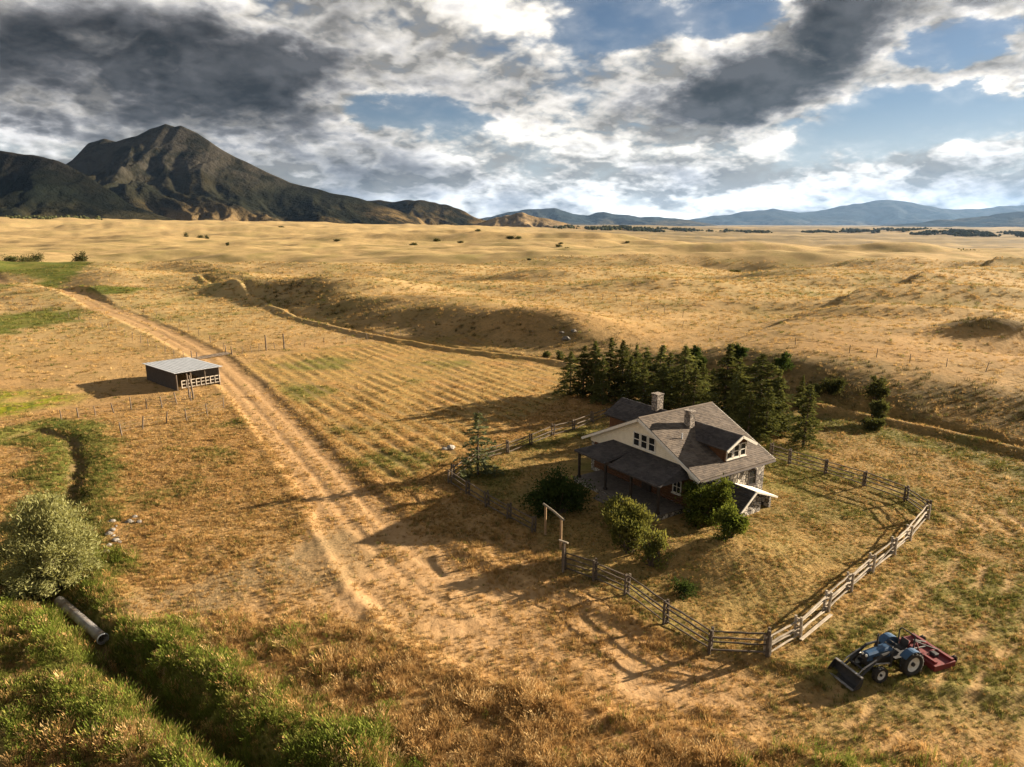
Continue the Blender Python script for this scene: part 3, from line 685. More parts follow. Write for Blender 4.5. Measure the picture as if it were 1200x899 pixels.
M_LATTICE = simple('silvered_boards', (.40, .35, .28), (.28, .24, .19), 4, .85, .2, rnd=.2)
M_ROCK = simple('pale_rock', (.26, .235, .20), (.11, .10, .09), 4, .9, .5, rnd=.45)
M_PIPE = simple('corrugated_pipe', (.30, .29, .28), (.15, .115, .085), 1.6, .6, metal=.2, spec=.3)
M_WIRE = simple('fence_wire', (.20, .19, .18), (.15, .12, .10), 5, .6, metal=.5)
M_BARK = simple('bark', (.13, .095, .07), (.07, .05, .038), 7, .95, .5, stretch=(3, 3, .7))
def leaf_material(name, c1, c2, rnd=.25, trans=.35):
    m = bpy.data.materials.new(name); m.use_nodes = True; t = NT(m.node_tree); t.n.clear()
    p = t.new('ShaderNodeTexCoord').outputs['Object']; gi = t.new('ShaderNodeObjectInfo').outputs['Random']
    n = t.noise(p, 1.1, 4, .6); n2 = t.noise(p, 9.0, 2, .6)
    col = t.mix(t.ss(t.m('ADD', t.m('MULTIPLY', n, .6), t.m('MULTIPLY', n2, .4)), .36, .64), c1, c2)
    col = t.vm('SCALE', col, None, t.m('MULTIPLY', t.m('ADD', 1 - rnd, t.m('MULTIPLY', gi, 2 * rnd)), .85))
    d = t.new('ShaderNodeBsdfDiffuse'); tr = t.new('ShaderNodeBsdfTranslucent'); t.put(d.inputs[0], col)
    t.put(tr.inputs[0], t.vm('MULTIPLY', col, (1.15, 1.1, .7)))
    mx = t.new('ShaderNodeMixShader'); mx.inputs[0].default_value = trans
    t.l.new(d.outputs[0], mx.inputs[1]); t.l.new(tr.outputs[0], mx.inputs[2])
    o = t.new('ShaderNodeOutputMaterial'); t.l.new(mx.outputs[0], o.inputs[0]); return m
M_NEEDLE = leaf_material('conifer_needles', (.075, .088, .032), (.155, .16, .055), .32, .35)
M_NEEDLE2 = leaf_material('blue_pine_needles', (.085, .10, .05), (.16, .17, .085), .1, .3)
M_LEAFD = leaf_material('lilac_leaves', (.035, .055, .018), (.06, .085, .025), .1)
M_LEAFG = leaf_material('green_leaves', (.070, .10, .020), (.145, .16, .036), .1, .4)
M_LEAFY = leaf_material('mixed_shrub_leaves', (.085, .10, .028), (.21, .20, .06), .1, .4)
M_WILLOW = leaf_material('willow_leaves', (.20, .21, .085), (.37, .36, .16), .1, .4)
M_SHRUB = leaf_material('plain_shrub_leaves', (.05, .06, .022), (.11, .11, .045), .3)

# ------------------------------------------------------------------ farmhouse
HO = (9.43, 48.9, 0.0); HYAW = R(33.7)
house = thing('farmhouse', 'stone and log farmhouse with shingled gable roof and a columned porch', 'house', HO, HYAW)
HK = 2.98 / 6.16
def P3(a, b, z): return Vector((a, -b, z))
def shingles(name, e0, e1, r0, r1, mat, parent, course=.17, tab=.30, thick=.14):
    """a roof slope laid in stepped, slightly ragged courses from eave (e0-e1) to ridge (r0-r1)"""
    rr = random.Random(name + str(e0)); mb = MB(); tint = []
    e0, e1, r0, r1 = map(Vector, (e0, e1, r0, r1))
    nrm = (e1 - e0).cross(r0 - e0).normalized()
    if nrm.z < 0: nrm = -nrm
    L = max((r0 - e0).length, (r1 - e1).length); n = max(3, int(L / course))
    W = max((e1 - e0).length, (r1 - r0).length); nt = max(3, int(W / tab))
    for i in range(n):
        t0, t1 = i / n, min(1, (i + 1.35) / n)
        cuts = [0] + sorted(min(1, max(0, (k + rr.uniform(-.3, .3)) / nt)) for k in range(1, nt)) + [1]
        for k in range(nt):
            if cuts[k + 1] - cuts[k] < 1e-4: continue
            d = rr.uniform(-.10, .10) / n if i else 0
            up = .028 + rr.uniform(0, .014)
            def q(u, t): return (e0.lerp(e1, u)).lerp(r0.lerp(r1, u), t)
            lo0, lo1 = q(cuts[k], max(0, t0 + d)) + nrm * up, q(cuts[k + 1], max(0, t0 + d)) + nrm * up
            hi1, hi0 = q(cuts[k + 1], t1), q(cuts[k], t1)
            b0, b1 = lo0 - nrm * (up + .004), lo1 - nrm * (up + .004)
            mb.add([lo0, lo1, hi1, hi0, b0, b1], [(0, 1, 2, 3), (4, 5, 1, 0)])
            tv = rr.random(); tint += [tv, tv]
    nb = len(mb.f)
    q4 = [e0 - nrm * .006, e1 - nrm * .006, r1 - nrm * .006, r0 - nrm * .006]; mb.slab(q4, thick)
    tint += [.5] * (len(mb.f) - nb)
    o = mb.build(name, mat, parent)
    a = o.data.attributes.new('tint', 'FLOAT', 'FACE'); a.data.foreach_set('value', tint); return o
RZ, EZ = 5.89, 2.91; RL = 8.14; BR, BL = 6.16, 6.50
def roofz(b): return RZ - HK * abs(b)
# walls
wm = MB().prism([(-5.75, -.2), (5.62, -.2), (5.62, roofz(5.62) - .2), (-5.75, roofz(5.75) - .2)], 'x', .45, 7.7)
wm.v = [(x, -y, z) for x, y, z in wm.v]
wall = tag(wm.build('wall', M_STONE, house), 'river stone walls of the ground floor')
gm = MB()
for a0, a1 in ((.36, .62), (7.5, 7.76)):
    g = MB().prism([(-5.78, 2.55), (5.66, 2.55), (5.66, roofz(5.66) - .17), (0, RZ - .17), (-5.78, roofz(5.78) - .17)], 'x', a0, a1); g.v = [(x, -y, z) for x, y, z in g.v]
    gm.add(g.v, g.f)
# lapped boards of the front gable
for k in range(21):
    z = 2.6 + k * .15; wb = (RZ - .2 - z - .14) / HK
    if wb < .3: break
    gm.box((.345, 0, z + .07), (.03, 2 * min(wb, 5.6), .125), Matrix.Rotation(R(-4), 3, 'Y'))
gable = gm.build('gable_siding', M_CREAM, house)
# main roof
shingles('roof', P3(0, BR, EZ), P3(RL, BR, EZ), P3(0, 0, RZ), P3(RL, 0, RZ), M_SHING, house)
shingles('roof', P3(RL, -BL, roofz(BL)), P3(0, -BL, roofz(BL)), P3(RL, 0, RZ), P3(0, 0, RZ), M_SHING, house)
rc = MB().tube([P3(-.02, 0, RZ + .02), P3(RL + .02, 0, RZ + .02)], .07, 6).build('ridge_cap', M_SHING, house)
for a in (-.05, RL + .05):
    for b in (BR, -BL):
        mb = MB(); p, q = P3(a, 0, RZ - .02), P3(a, b, roofz(b) - .02)
        mb.slab([p + Vector((-.04, 0, 0)), p + Vector((.04, 0, 0)), q + Vector((.04, 0, 0)), q + Vector((-.04, 0, 0))], .20).build('bargeboard', M_TRIM, house)
MB().box(P3(RL / 2, BR + .03, EZ - .09), (RL, .05, .12)).build('fascia', M_SHING, house)
def window(parent, c, w, h, face, mat=M_TRIM, panes=(1, 2), dep=.07):
    """a framed window; face 'a' looks along -a (porch side), 'b' along +b (dormer side)"""
    win = MB()
    def bx(mb, du, dz, su, sz, off, d):
        if face == 'a': mb.box((c[0] - off, -c[1] - du, c[2] + dz), (d, su, sz))
        else: mb.box((c[0] + du, -c[1] - off, c[2] + dz), (su, d, sz))
    f = .07
    for sgn in (-1, 1):
        bx(win, sgn * (w / 2 - f / 2), 0, f, h, .03, dep); bx(win, 0, sgn * (h / 2 - f / 2), w - 2 * f - .004, f, .03, dep)
    o = win.build('window', mat, parent)
    s = MB(); bx(s, 0, -h / 2 - .035, w + .1, .06, .06, .14); s.build('sill', mat, o)
    nu, nz = panes; gw, gh = (w - 2 * f - (nu - 1) * .04) / nu, (h - 2 * f - (nz - 1) * .05) / nz
    for i in range(nu):
        for k in range(nz):
            g = MB(); bx(g, -(w / 2 - f) + gw / 2 + i * (gw + .04), -(h / 2 - f) + gh / 2 + k * (gh + .05), gw, gh, .012, .02); g.build('pane', M_GLASS, o)
    bar = MB()
    for k in range(1, nz): bx(bar, 0, -(h / 2 - f) + k * gh + (k - .5) * .05, w - 2 * f, .05, .028, .05)
    for i in range(1, nu): bx(bar, -(w / 2 - f) + i * gw + (i - .5) * .04, 0, .04, h - 2 * f - .02, .03, .052)
    if bar.v: bar.build('glazing_bar', mat, o)
    return o
for k in range(3): window(house, (.33, -.42 + k * .80, 4.10), .72, 1.12, 'a')
# log infill and openings below the porch
lm = MB()
for k in range(11):
    lm.tube([P3(.38, -5.2, .5 + k * .20), P3(.38, 5.2, .5 + k * .20)], .11, 8)
lm.build('log_wall', M_LOG, house)
window(house, (.25, -2.6, 1.6), 1.2, 1.1, 'a', M_DARKWOOD, (2, 2)); window(house, (.25, 3.9, 1.7), .8, 1.0, 'a', M_TRIM, (2, 2))
dr = MB().box((.22, -.9, 1.45), (.08, .95, 2.05)).build('door', M_DARKWOOD, house)
MB().box((.16, -1.22, 1.4), (.05, .05, .16)).build('handle', M_GALV, dr)
# side window strip in the stone wall
window(house, (6.3, 5.62, 1.7), .9, 1.2, 'b', M_DARKWOOD, (1, 2)); window(house, (1.7, 5.62, 1.7), .9, 1.2, 'b', M_DARKWOOD, (1, 2))
# dormer
DA, DW, DZ, DE = 4.62, 1.20, 5.28, 4.42
fb = 5.32
dm = MB()
zb = roofz(fb) - .05
dm.add([P3(DA - DW, fb, zb), P3(DA + DW, fb, zb), P3(DA + DW, fb, DE + .12), P3(DA, fb, DZ - .12), P3(DA - DW, fb, DE + .12),
        P3(DA - DW, fb - .12, zb), P3(DA + DW, fb - .12, zb), P3(DA + DW, fb - .12, DE + .12), P3(DA, fb - .12, DZ - .12), P3(DA - DW, fb - .12, DE + .12)],
       [(0, 1, 2, 3, 4), (9, 8, 7, 6, 5), (0, 5, 6, 1), (1, 6, 7, 2), (4, 9, 5, 0)])
for s_ in (-1, 1):
    a = DA + s_ * DW; b1 = (RZ - DE - .1) / HK
    q = [P3(a, fb - .02, zb), P3(a, fb - .02, DE + .16), P3(a, b1 - .3, DE + .16), P3(a, b1 - .3, roofz(b1 - .3) - .1)]
    q2 = [p - Vector((s_ * .1, 0, 0)) for p in q]; dm.add(q + q2, [(0, 1, 2, 3), (7, 6, 5, 4), (0, 4, 5, 1), (1, 5, 6, 2), (2, 6, 7, 3)])
dorm = dm.build('dormer', M_LOG, house)
bd = fb + .48; DR = 1.66; dk = (DZ - DE) / DR * 1.0
for s_ in (-1, 1):
    e0, e1 = P3(DA + s_ * DR, (RZ - DE) / HK, DE), P3(DA + s_ * DR, bd, DE)
    r0, r1 = P3(DA, (RZ - DZ) / HK, DZ), P3(DA, bd, DZ)
    if s_ < 0: e0, e1, r0, r1 = e1, e0, r1, r0
    shingles('dormer_roof', e0, e1, r0, r1, M_SHINGD if s_ < 0 else M_SHING, dorm, thick=.10)  # slope turned from the sun gets darker shingles: shade put into its colour
    p, q = P3(DA, bd + .05, DZ - .01), P3(DA + s_ * (DR + .03), bd + .05, DE - .01); o_ = Vector((0, .04, 0))
    MB().slab([p + o_, p - o_, q - o_, q + o_], .19).build('bargeboard', M_TRIM, dorm)
for k in range(3): window(house, (DA - .74 + k * .74, fb, 3.98), .66, .98, 'b')
MB().tube([P3(.1, BR + .13, EZ - .08), P3(RL - .1, BR + .13, EZ - .12)], .055, 7).build('gutter', M_SHINGD, house)
MB().tube([P3(1.9, 2.6, roofz(2.6) - .1), P3(1.9, 2.6, roofz(2.6) + .42)], .05, 8).build('vent_pipe', M_GALV, house)
# chimneys
MB().prism([(3.42, -1.95), (3.92, -1.95), (3.92, -1.35), (3.42, -1.35)], 'z', 4.7, 6.25).box((3.67, -1.65, 6.28), (.6, .7, .10)).build('chimney', M_CHIM, house)
# wing at the back
WA, WZ, WE, WB0, WB1, WHW = 5.4, 5.12, 3.95, -1.2, -7.6, 2.1
wg = MB(); wy0, wy1 = 5.0, 7.2
wg.box((WA, (wy0 + wy1) / 2, 1.85), (2 * WHW - .7, wy1 - wy0, 4.15))
g = MB().prism([(-(WHW - .35), 3.92), (WHW - .35, 3.92), (0, WZ - .2)], 'y', wy1 - .2, wy1); g.v = [(x + WA, y, z) for x, y, z in g.v]; wg.add(g.v, g.f)
wing = wg.build('wing', M_LOG, house)
for s_ in (-1, 1):
    e0, e1 = P3(WA + s_ * WHW, WB1, WE), P3(WA + s_ * WHW, WB0, WE); r0, r1 = P3(WA, WB1, WZ), P3(WA, WB0, WZ)
    shingles('wing_roof', e0, e1, r0, r1, M_SHINGD, wing)
MB().prism([(5.0, 3.0), (5.68, 3.0), (5.68, 3.65), (5.0, 3.65)], 'z', 3.2, 6.3).box((5.34, 3.325, 6.33), (.78, .75, .08)).build('chimney', M_CHIM, house)
# porch
pf = MB()
for k in range(16): pf.box(P3(-2.42 + k * .178, .15, .36), (.168, 9.1, .06))
fl = pf.build('porch_floor', M_DECK, house)
MB().box(P3(-1.1, .15, .09), (2.75, 9.05, .46)).build('porch_base', M_STONE, house)
for b in (-4.1, -1.0, 1.75, 4.45):
    MB().box(P3(-2.2, b, 1.42), (.16, .16, 2.06)).box(P3(-2.2, b, .48), (.24, .24, .18)).build('porch_post', M_DARKWOOD, house)
MB().box(P3(-2.2, .17, 2.50), (.18, 8.9, .2)).build('porch_beam', M_DARKWOOD, house)
for b0, b1, a_e, hl, hr_ in ((-4.45, -1.0, -2.48, 1.5, -.65), (-.25, 4.90, -2.62, -.08, .5)):
    ze, zt = 2.60, 3.36; at_ = .42; hip = 1.5
    shingles('porch_roof', P3(a_e, b0, ze), P3(a_e, b1, ze), P3(at_, b0 + hl, zt), P3(at_, b1 - hr_, zt), M_SHINGD, house, thick=.1)
    shingles('porch_roof', P3(at_, b0, ze), P3(a_e, b0, ze), P3(at_, b0 + hl, zt), P3(at_, b0 + hl, zt), M_SHINGD, house, thick=.1)
    shingles('porch_roof', P3(a_e, b1, ze), P3(at_, b1, ze), P3(at_, b1 - hr_, zt), P3(at_, b1 - hr_, zt), M_SHINGD, house, thick=.1)
for k in range(3): MB().box(P3(-2.75 - k * .3, -.1, .27 - k * .13), (.3, 1.6, .14)).build('porch_step', M_DECK, house)
# cellar entrance
CA, CZ = 3.95, 1.80
cm = MB()
g = MB().prism([(2.75, -.3), (4.95, -.3), (4.95, .98), (CA, 1.62), (2.75, .78)], 'y', -7.5, -7.2); cm.add(g.v, g.f)
cm.box((2.85, -6.45, .25), (.22, 1.6, 1.1)); cm.box((6.1, -6.6, .35), (.22, 1.7, 1.2))
cel = cm.build('cellar_entrance', M_STONE, house)
shingles('cellar_roof', P3(2.35, 7.75, .55), P3(2.35, 5.0, .55), P3(CA, 7.75, CZ), P3(CA, 5.0, CZ), M_SHINGD, cel, thick=.08)  # this slope's shade is put into its colour by the dark shingles
rs = MB()
for k in range(9):
    b0 = 5.65 + k * .235; rs.slab([P3(CA - .02, b0, CZ + .02), P3(CA - .02, b0 + .228, CZ + .02), P3(6.4, b0 + .228, .92), P3(6.4, b0, .92)], .07)
tag(rs.build('cellar_roof', M_TRIM, cel), 'white painted plank slope of the cellar entrance')
MB().slab([P3(CA - .03, 7.78, CZ), P3(CA - .03, 7.84, CZ), P3(2.3, 7.84, .53), P3(2.3, 7.78, .53)], .17).build('bargeboard', M_TRIM, cel)
MB().slab([P3(CA - .03, 7.785, CZ + .04), P3(CA - .03, 7.845, CZ + .04), P3(6.45, 7.845, .90), P3(6.45, 7.785, .90)], .12).build('bargeboard', M_TRIM, cel)

# ------------------------------------------------------------------ rail fences
post_me = {}
def post_mesh(key, mat, h, r, double):
    if (key, h) not in post_me:
        mb = MB(); rr = random.Random(key)
        for s_ in ((-1, 1) if double else (0,)):
            mb.tube([(s_ * .13, 0, -.4), (s_ * .13 + rr.uniform(-.02, .02), rr.uniform(-.02, .02), h * .5), (s_ * .13 + rr.uniform(-.03, .03), rr.uniform(-.03, .03), h)], [r * 1.05, r, r * .92], 7)
        if double: mb.box((0, 0, h * .88), (.36, .10, .06)); mb.box((0, 0, h * .2), (.36, .10, .06))
        post_me[(key, h)] = mb.mesh('post', mat)
    return post_me[(key, h)]
rail_me = {}
def rail_mesh(mat, var):
    if (mat.name, var) not in rail_me:
        rr = random.Random(var); mb = MB(); n = 6
        mb.tube([(k / n, rr.uniform(-.014, .014), rr.uniform(-.016, .016)) for k in range(n + 1)], [.044 + rr.uniform(-.010, .008) for k in range(n + 1)], 6)
        rail_me[(mat.name, var)] = mb.mesh('rail', mat)
    return rail_me[(mat.name, var)]
def rail_fence(label, pts, mat, pmat, h=1.2, n=4, seed=0, droop=None):
    W = [ground(*p) for p in pts]; rr = random.Random(seed)
    root = thing('rail_fence', label, 'fence', W[0], 0, 'rail fences round the farmhouse yard')
    for i, w in enumerate(W):
        a = W[max(0, i - 1)]; b = W[min(len(W) - 1, i + 1)]; ang = math.atan2(b[1] - a[1], b[0] - a[0])
        o = obj('post', post_mesh(pmat.name + str(i % 3), pmat, h + .12, .075, True), root, tuple(w - W[0]), (rr.uniform(-.05, .05), rr.uniform(-.05, .05), ang + math.pi / 2))
        o.scale = (1, 1, rr.uniform(.92, 1.08))
    for i in range(len(W) - 1):
        a, b = Vector(W[i]), Vector(W[i + 1]); L = (b - a).length
        for k in range(n):
            za = h * (.20 + .80 * k / (n - 1)) - .06; e = .14
            q = [a + Vector((0, 0, za + rr.uniform(-.05, .05))), b + Vector((0, 0, za + rr.uniform(-.05, .05)))]
            if droop and (i, k) in droop: q[droop[(i, k)]].z = hz(*W[i + droop[(i, k)]][:2]) + .10
            d = q[1] - q[0]; dn = d.normalized(); off = (.035 if (i + k) % 2 else -.035)
            o = obj('rail', rail_mesh(mat, (i + k) % 4), root, tuple(q[0] - dn * e - Vector(W[0]) + Vector((-dn.y, dn.x, 0)) * off))
            o.rotation_euler = d.to_track_quat('X', 'Z').to_euler(); o.scale = (L + 2 * e, 1, 1)
    return root
rail_fence('dark weathered rail fence running downhill from the timber gate frame', [(661, 668), (697, 680), (734, 697), (780, 731), (832, 764), (898, 768)], M_FENCE, M_FENCE, seed=1)
rail_fence('sun bleached rail fence with broken rails facing the blue tractor', [(899, 768), (935, 747), (968, 716), (995, 692), (1020, 670), (1046, 650), (1064, 633), (1085, 608)], M_PALE, M_PALE, h=1.02, n=4, seed=2, droop={(1, 1): 1, (4, 2): 0})
rail_fence('dark rail fence between the farmhouse lawn and the grassy bank', [(1086, 606), (1061, 588), (1012, 570), (967, 556), (925, 544), (903, 537)], M_FENCE, M_FENCE, seed=3)
rail_fence('sagging dark rail fence between the gate frame and the young pine', [(625, 624), (596, 608), (571, 594), (548, 580), (527, 566)], M_FENCE, M_FENCE, h=1.05, n=3, seed=4)
rail_fence('dark rail fence along the edge of the mown hay field', [(531, 560), (560, 541), (595, 531), (622, 521), (648, 510), (672, 504), (694, 495), (712, 489)], M_FENCE, M_FENCE, h=1.0, n=3, seed=5)
pl = ground(938, 752); pl2 = ground(974, 722)
o = MB().box((0, 0, .05), (float(np.linalg.norm(pl2 - pl)), .16, .05), None, .01).build('loose_board', M_PALE)
o.location = tuple((pl + pl2) / 2 + np.array([0, 0, .05])); d = Vector(pl2 - pl); o.rotation_euler = d.to_track_quat('X', 'Z').to_euler()
tag(o, 'long bleached board fallen in the grass beside the pale fence', 'board')
# gate frame
g0, g1 = ground(639, 627), ground(657, 643); gv = Vector(g1 - g0); gl = math.hypot(gv.x, gv.y)
gate = thing('gate_frame', 'tall timber gateway of two posts under a heavy top beam', 'gateway', g0, math.atan2(gv.y, gv.x))
for x in (0, gl):
    MB().tube([(x, 0, -.4 + (gv.z if x else 0)), (x, 0, 1.0), (x, 0, 2.02)], [.085, .08, .075], 9).build('post', M_NEWWOOD, gate)
MB().tube([(-.3, 0, 2.08), (gl * .5, .02, 2.12), (gl + .3, 0, 2.08)], [.075, .07, .075], 10).build('beam', M_PALE, gate)
w = ground(660, 671); tp = thing('post', 'tall dark post with a pale crosspiece beside the gateway', 'post', w)
MB().tube([(0, 0, -.4), (.02, 0, 1.9)], [.07, .06], 8).build('shaft', M_POST, tp)
MB().box((.0, .12, 1.92), (.62, .10, .07), R(-38)).build('crosspiece', M_PALE, tp)

# ------------------------------------------------------------------ wire fences and single posts
def wire_fence(label, pts, h=1.15, r=.055, seed=0, steps=0, wires=3, group='wire fences across the rangeland'):
    W = [ground(*p) for p in pts]
    if steps:
        Q = []
        for i in range(len(W) - 1):
            for k in range(steps):
                p = W[i] + (W[i + 1] - W[i]) * k / steps; Q.append(np.array([p[0], p[1], hz(p[0], p[1])]))
        W = Q + [W[-1]]
    rr = random.Random(seed); root = thing('wire_fence', label, 'fence', W[0], 0, group)
    for i, w in enumerate(W):
        o = obj('post', post_mesh('single' + str(i % 3), M_POST, h, r, False), root, tuple(w - W[0]), (rr.uniform(-.12, .12), rr.uniform(-.12, .12), rr.uniform(0, 6)))
        s_ = rr.uniform(.85, 1.15); o.scale = (s_, s_, rr.uniform(.8, 1.15))
    for k in range(wires):
        z = h * (.35 + .55 * k / max(1, wires - 1)); mb = MB()
        mb.tube([tuple(w - W[0] + np.array([0, 0, z])) for w in W], .006, 4); mb.build('wire', M_WIRE, root)
    return root
wire_fence('wire fence climbing the open grass slope above the conifers', [(800, 384), (842, 388), (878, 394), (932, 404), (995, 414), (1027, 419), (1066, 425), (1109, 430), (1155, 436), (1210, 446)], 1.25, .045, 1, 1)
wire_fence('long wire fence across the sunlit mound above the ditch', [(600, 352), (640, 348), (690, 350), (740, 358), (800, 372)], 1.2, .045, 2, 3)
wire_fence('wire fence between cattle guard and hay field', [(272, 416), (295, 413), (312, 411), (333, 409), (380, 404), (430, 398), (470, 393)], 1.2, .055, 3, 2)
for px, py, ty in ((312, 411, 393), (333, 409, 391)):
    w = ground(px, py); h = tall_to(w, ty)
    o = MB().tube([(0, 0, -.4), (.02, 0, h * .5), (0, .03, h)], [.12, .11, .10], 8).build('brace_post', M_POST); o.location = tuple(w)
    tag(o, 'tall thick brace post standing in the wire fence by the hay field', 'post', 'brace posts')
wire_fence('crooked corral fence in front of the metal roofed shed', [(72, 492), (112, 488), (154, 480), (190, 478), (224, 470)], 1.3, .06, 4, 2)
wire_fence('leaning fence posts crossing the dry grass below the shed', [(143, 511), (167, 503), (195, 497), (219, 494), (243, 487), (262, 478)], 1.3, .06, 5)
wire_fence('wire fence beside the dirt road near the green meadow', [(5, 352), (60, 366), (120, 384), (165, 402), (215, 422)], 1.2, .055, 6, 5)
wire_fence('wire fence with thin posts along the far side of the dirt road', [(60, 336), (130, 352), (200, 376), (262, 410)], 1.2, .055, 7, 5)
# cattle guard
ca, cb = ground(228, 421), ground(268, 414)
cgv = Vector(cb - ca); cg = thing('cattle_guard', 'dark railed cattle guard crossing the dirt road by the shed', 'cattle guard', ca + np.array([0, 0, .05]), math.atan2(cgv.y, cgv.x))
CL = math.hypot(cgv.x, cgv.y)
for k in range(7): MB().tube([(0, -.9 + k * .3, .03 + cgv.z * 0), (CL, -.9 + k * .3, .03 + cgv.z)], .05, 6).build('bar', M_POST, cg)
for x, z in ((0, 0), (CL, cgv.z)):
    for y in (-1, 1): MB().tube([(x, y, -.3), (x, y, 1.15 + z)], .08, 7).build('post', M_POST, cg)

# ------------------------------------------------------------------ shed
S0 = ground(208, 458); su = Vector((at(253, 451) - at(208, 458))[:2].tolist() + [0]); SW = 5.3; SYAW = math.atan2(.74, .67); SD = 9.4
shed = thing('shed', 'low open fronted cattle shed with pale metal roof beside the dirt road', 'shed', S0, SYAW)
zf_, zb_ = 2.15, 2.0
for k in range(13):
    x0 = -.35 + k * (SW + .7) / 13; w_ = (SW + .7) / 13
    q = [(x0, -.5, zf_ + .14), (x0 + w_ - .015, -.5, zf_ + .14), (x0 + w_ - .015, SD + .3, zb_ + .14), (x0, SD + .3, zb_ + .14)]
    m_ = MB().slab(q, .03); m_.tube([(x0, -.5, zf_ + .15), (x0, SD + .3, zb_ + .15)], .022, 5)
    m_.build('roof_sheet', M_GALV, shed)
nb = 40
for k in range(nb):
    y = .05 + k * SD / nb; hh = zf_ + (zb_ - zf_) * y / SD
    MB().box((0, y + SD / nb / 2, hh / 2 - .1), (.05, SD / nb - .02, hh + .12 - random.uniform(0, .05))).build('board', M_SHEDW, shed)
for k in range(22):
    x = .05 + k * SW / 22
    MB().box((x + .1, SD, zb_ / 2 - .1), (SW / 22 - .02, .05, zb_ + .1)).build('board', M_SHEDW, shed)
for x in (0.02, SW * .33, SW * .66, SW):
    MB().tube([(x, .0, -.4), (x, 0, zf_ + .05)], .09, 8).build('post', M_POST, shed)
MB().box((SW / 2, .02, zf_ + .03), (SW + .3, .12, .16)).build('beam', M_POST, shed)
for k in range(nb):
    y = .05 + k * SD / nb; hh = zf_ + (zb_ - zf_) * y / SD
    MB().box((SW, y + SD / nb / 2, hh / 2 - .1), (.05, SD / nb - .03, hh + .1 - random.uniform(0, .08))).build('board', M_SHEDW, shed)
for z in (.30, .72, 1.14): MB().box((SW / 2 + .25, -.16, z), (SW - .5, .05, .10)).build('rail', M_LATTICE, shed)
for k in range(9): MB().box((.52 + k * .59, -.21, .72), (.09, .045, .96)).build('slat', M_LATTICE, shed)
for dx_, px, py in ((0, 222, 466), (1, 227, 468)):
    w = ground(px, py); h = tall_to(w, 438 + dx_ * 2)
    o = MB().tube([(0, 0, -.4), (-.03 - .10 * dx_, .05, h * .6), (-.08 - .22 * dx_, .05, h)], [.10, .09, .08], 8).build('pole', M_POST); o.location = tuple(w)
    tag(o, 'tall leaning pole in front of the open shed', 'pole', 'poles before the shed')

# ------------------------------------------------------------------ culvert pipe, rocks
c0, c1 = ground(70, 709), ground(122, 757); c0[2] = -.10; c1[2] = -.22
dv = Vector(c1 - c0); PL = dv.length
pipe = thing('culvert_pipe', 'rusty grey corrugated culvert pipe lying at the head of the grassy ditch', 'pipe', c0)
pm = MB(); prof = []
n = int(PL / .07)
for k in range(n + 1): prof.append((k * PL / n, .25 + (.012 if k % 2 else -.006)))
prof += [(PL, .225), (PL - 1.6, .22)]
pm.lathe(prof, (0, 0, 0), 'x', 26); pp = pm.build('shell', M_PIPE, pipe, True); pp.rotation_euler = dv.to_track_quat('X', 'Z').to_euler()
rm = MB().lathe([(PL - .06, .262), (PL - .06, .285), (PL, .285), (PL + .01, .26)], (0, 0, 0), 'x', 26).build('rim', M_GALV, pipe, True); rm.rotation_euler = pp.rotation_euler
def rock_mesh(seed):
    import bmesh
    bm = bmesh.new(); bmesh.ops.create_icosphere(bm, subdivisions=2, radius=1); rr = random.Random(seed)
    off = Vector((rr.random() * 9, rr.random() * 9, 0))
    for v in bm.verts:
        n_ = float(fbm(np.array([v.co.x * 1.1 + off.x]), np.array([v.co.y * 1.1 + v.co.z * .7 + off.y]), 3, seed)[0])
        v.co *= 1 + .35 * n_; v.co.z *= .62
    me = bpy.data.meshes.new('rock'); bm.to_mesh(me); bm.free(); me.materials.append(M_ROCK); return me
RM = [rock_mesh(k) for k in range(5)]
rr = random.Random(5)
for k, (px, py) in enumerate([(131, 622), (135, 634), (128, 640), (138, 630), (131, 612), (152, 612), (163, 612), (127, 655), (133, 628), (140, 636), (128, 626), (124, 648), (158, 606), (136, 617)]):
    w = ground(px, py); s_ = rr.uniform(.10, .24)
    o = obj('rock', RM[k % 5], None, tuple(w + np.array([0, 0, s_ * .22])), (0, 0, rr.uniform(0, 6))); o.scale = (s_ * 1.2, s_, s_)
    tag(o, 'pale rock in the loose heap beside the willow bush', 'rock', 'rocks beside the willow')
for k, (px, py, s_) in enumerate([(664, 390, .6), (672, 392, .45), (658, 393, .35), (527, 526, .38), (521, 527, .26)]):
    w = ground(px, py)
    o = obj('rock', RM[(k + 2) % 5], None, tuple(w + np.array([0, 0, s_ * .2])), (0, 0, k * 1.3)); o.scale = (s_ * 1.3, s_, s_)
    tag(o, 'grey boulder on the brow of the mound above the ditch' if k < 3 else 'pale boulder beside the young pine', 'rock', 'boulders on the mound' if k < 3 else 'boulders by the pine')
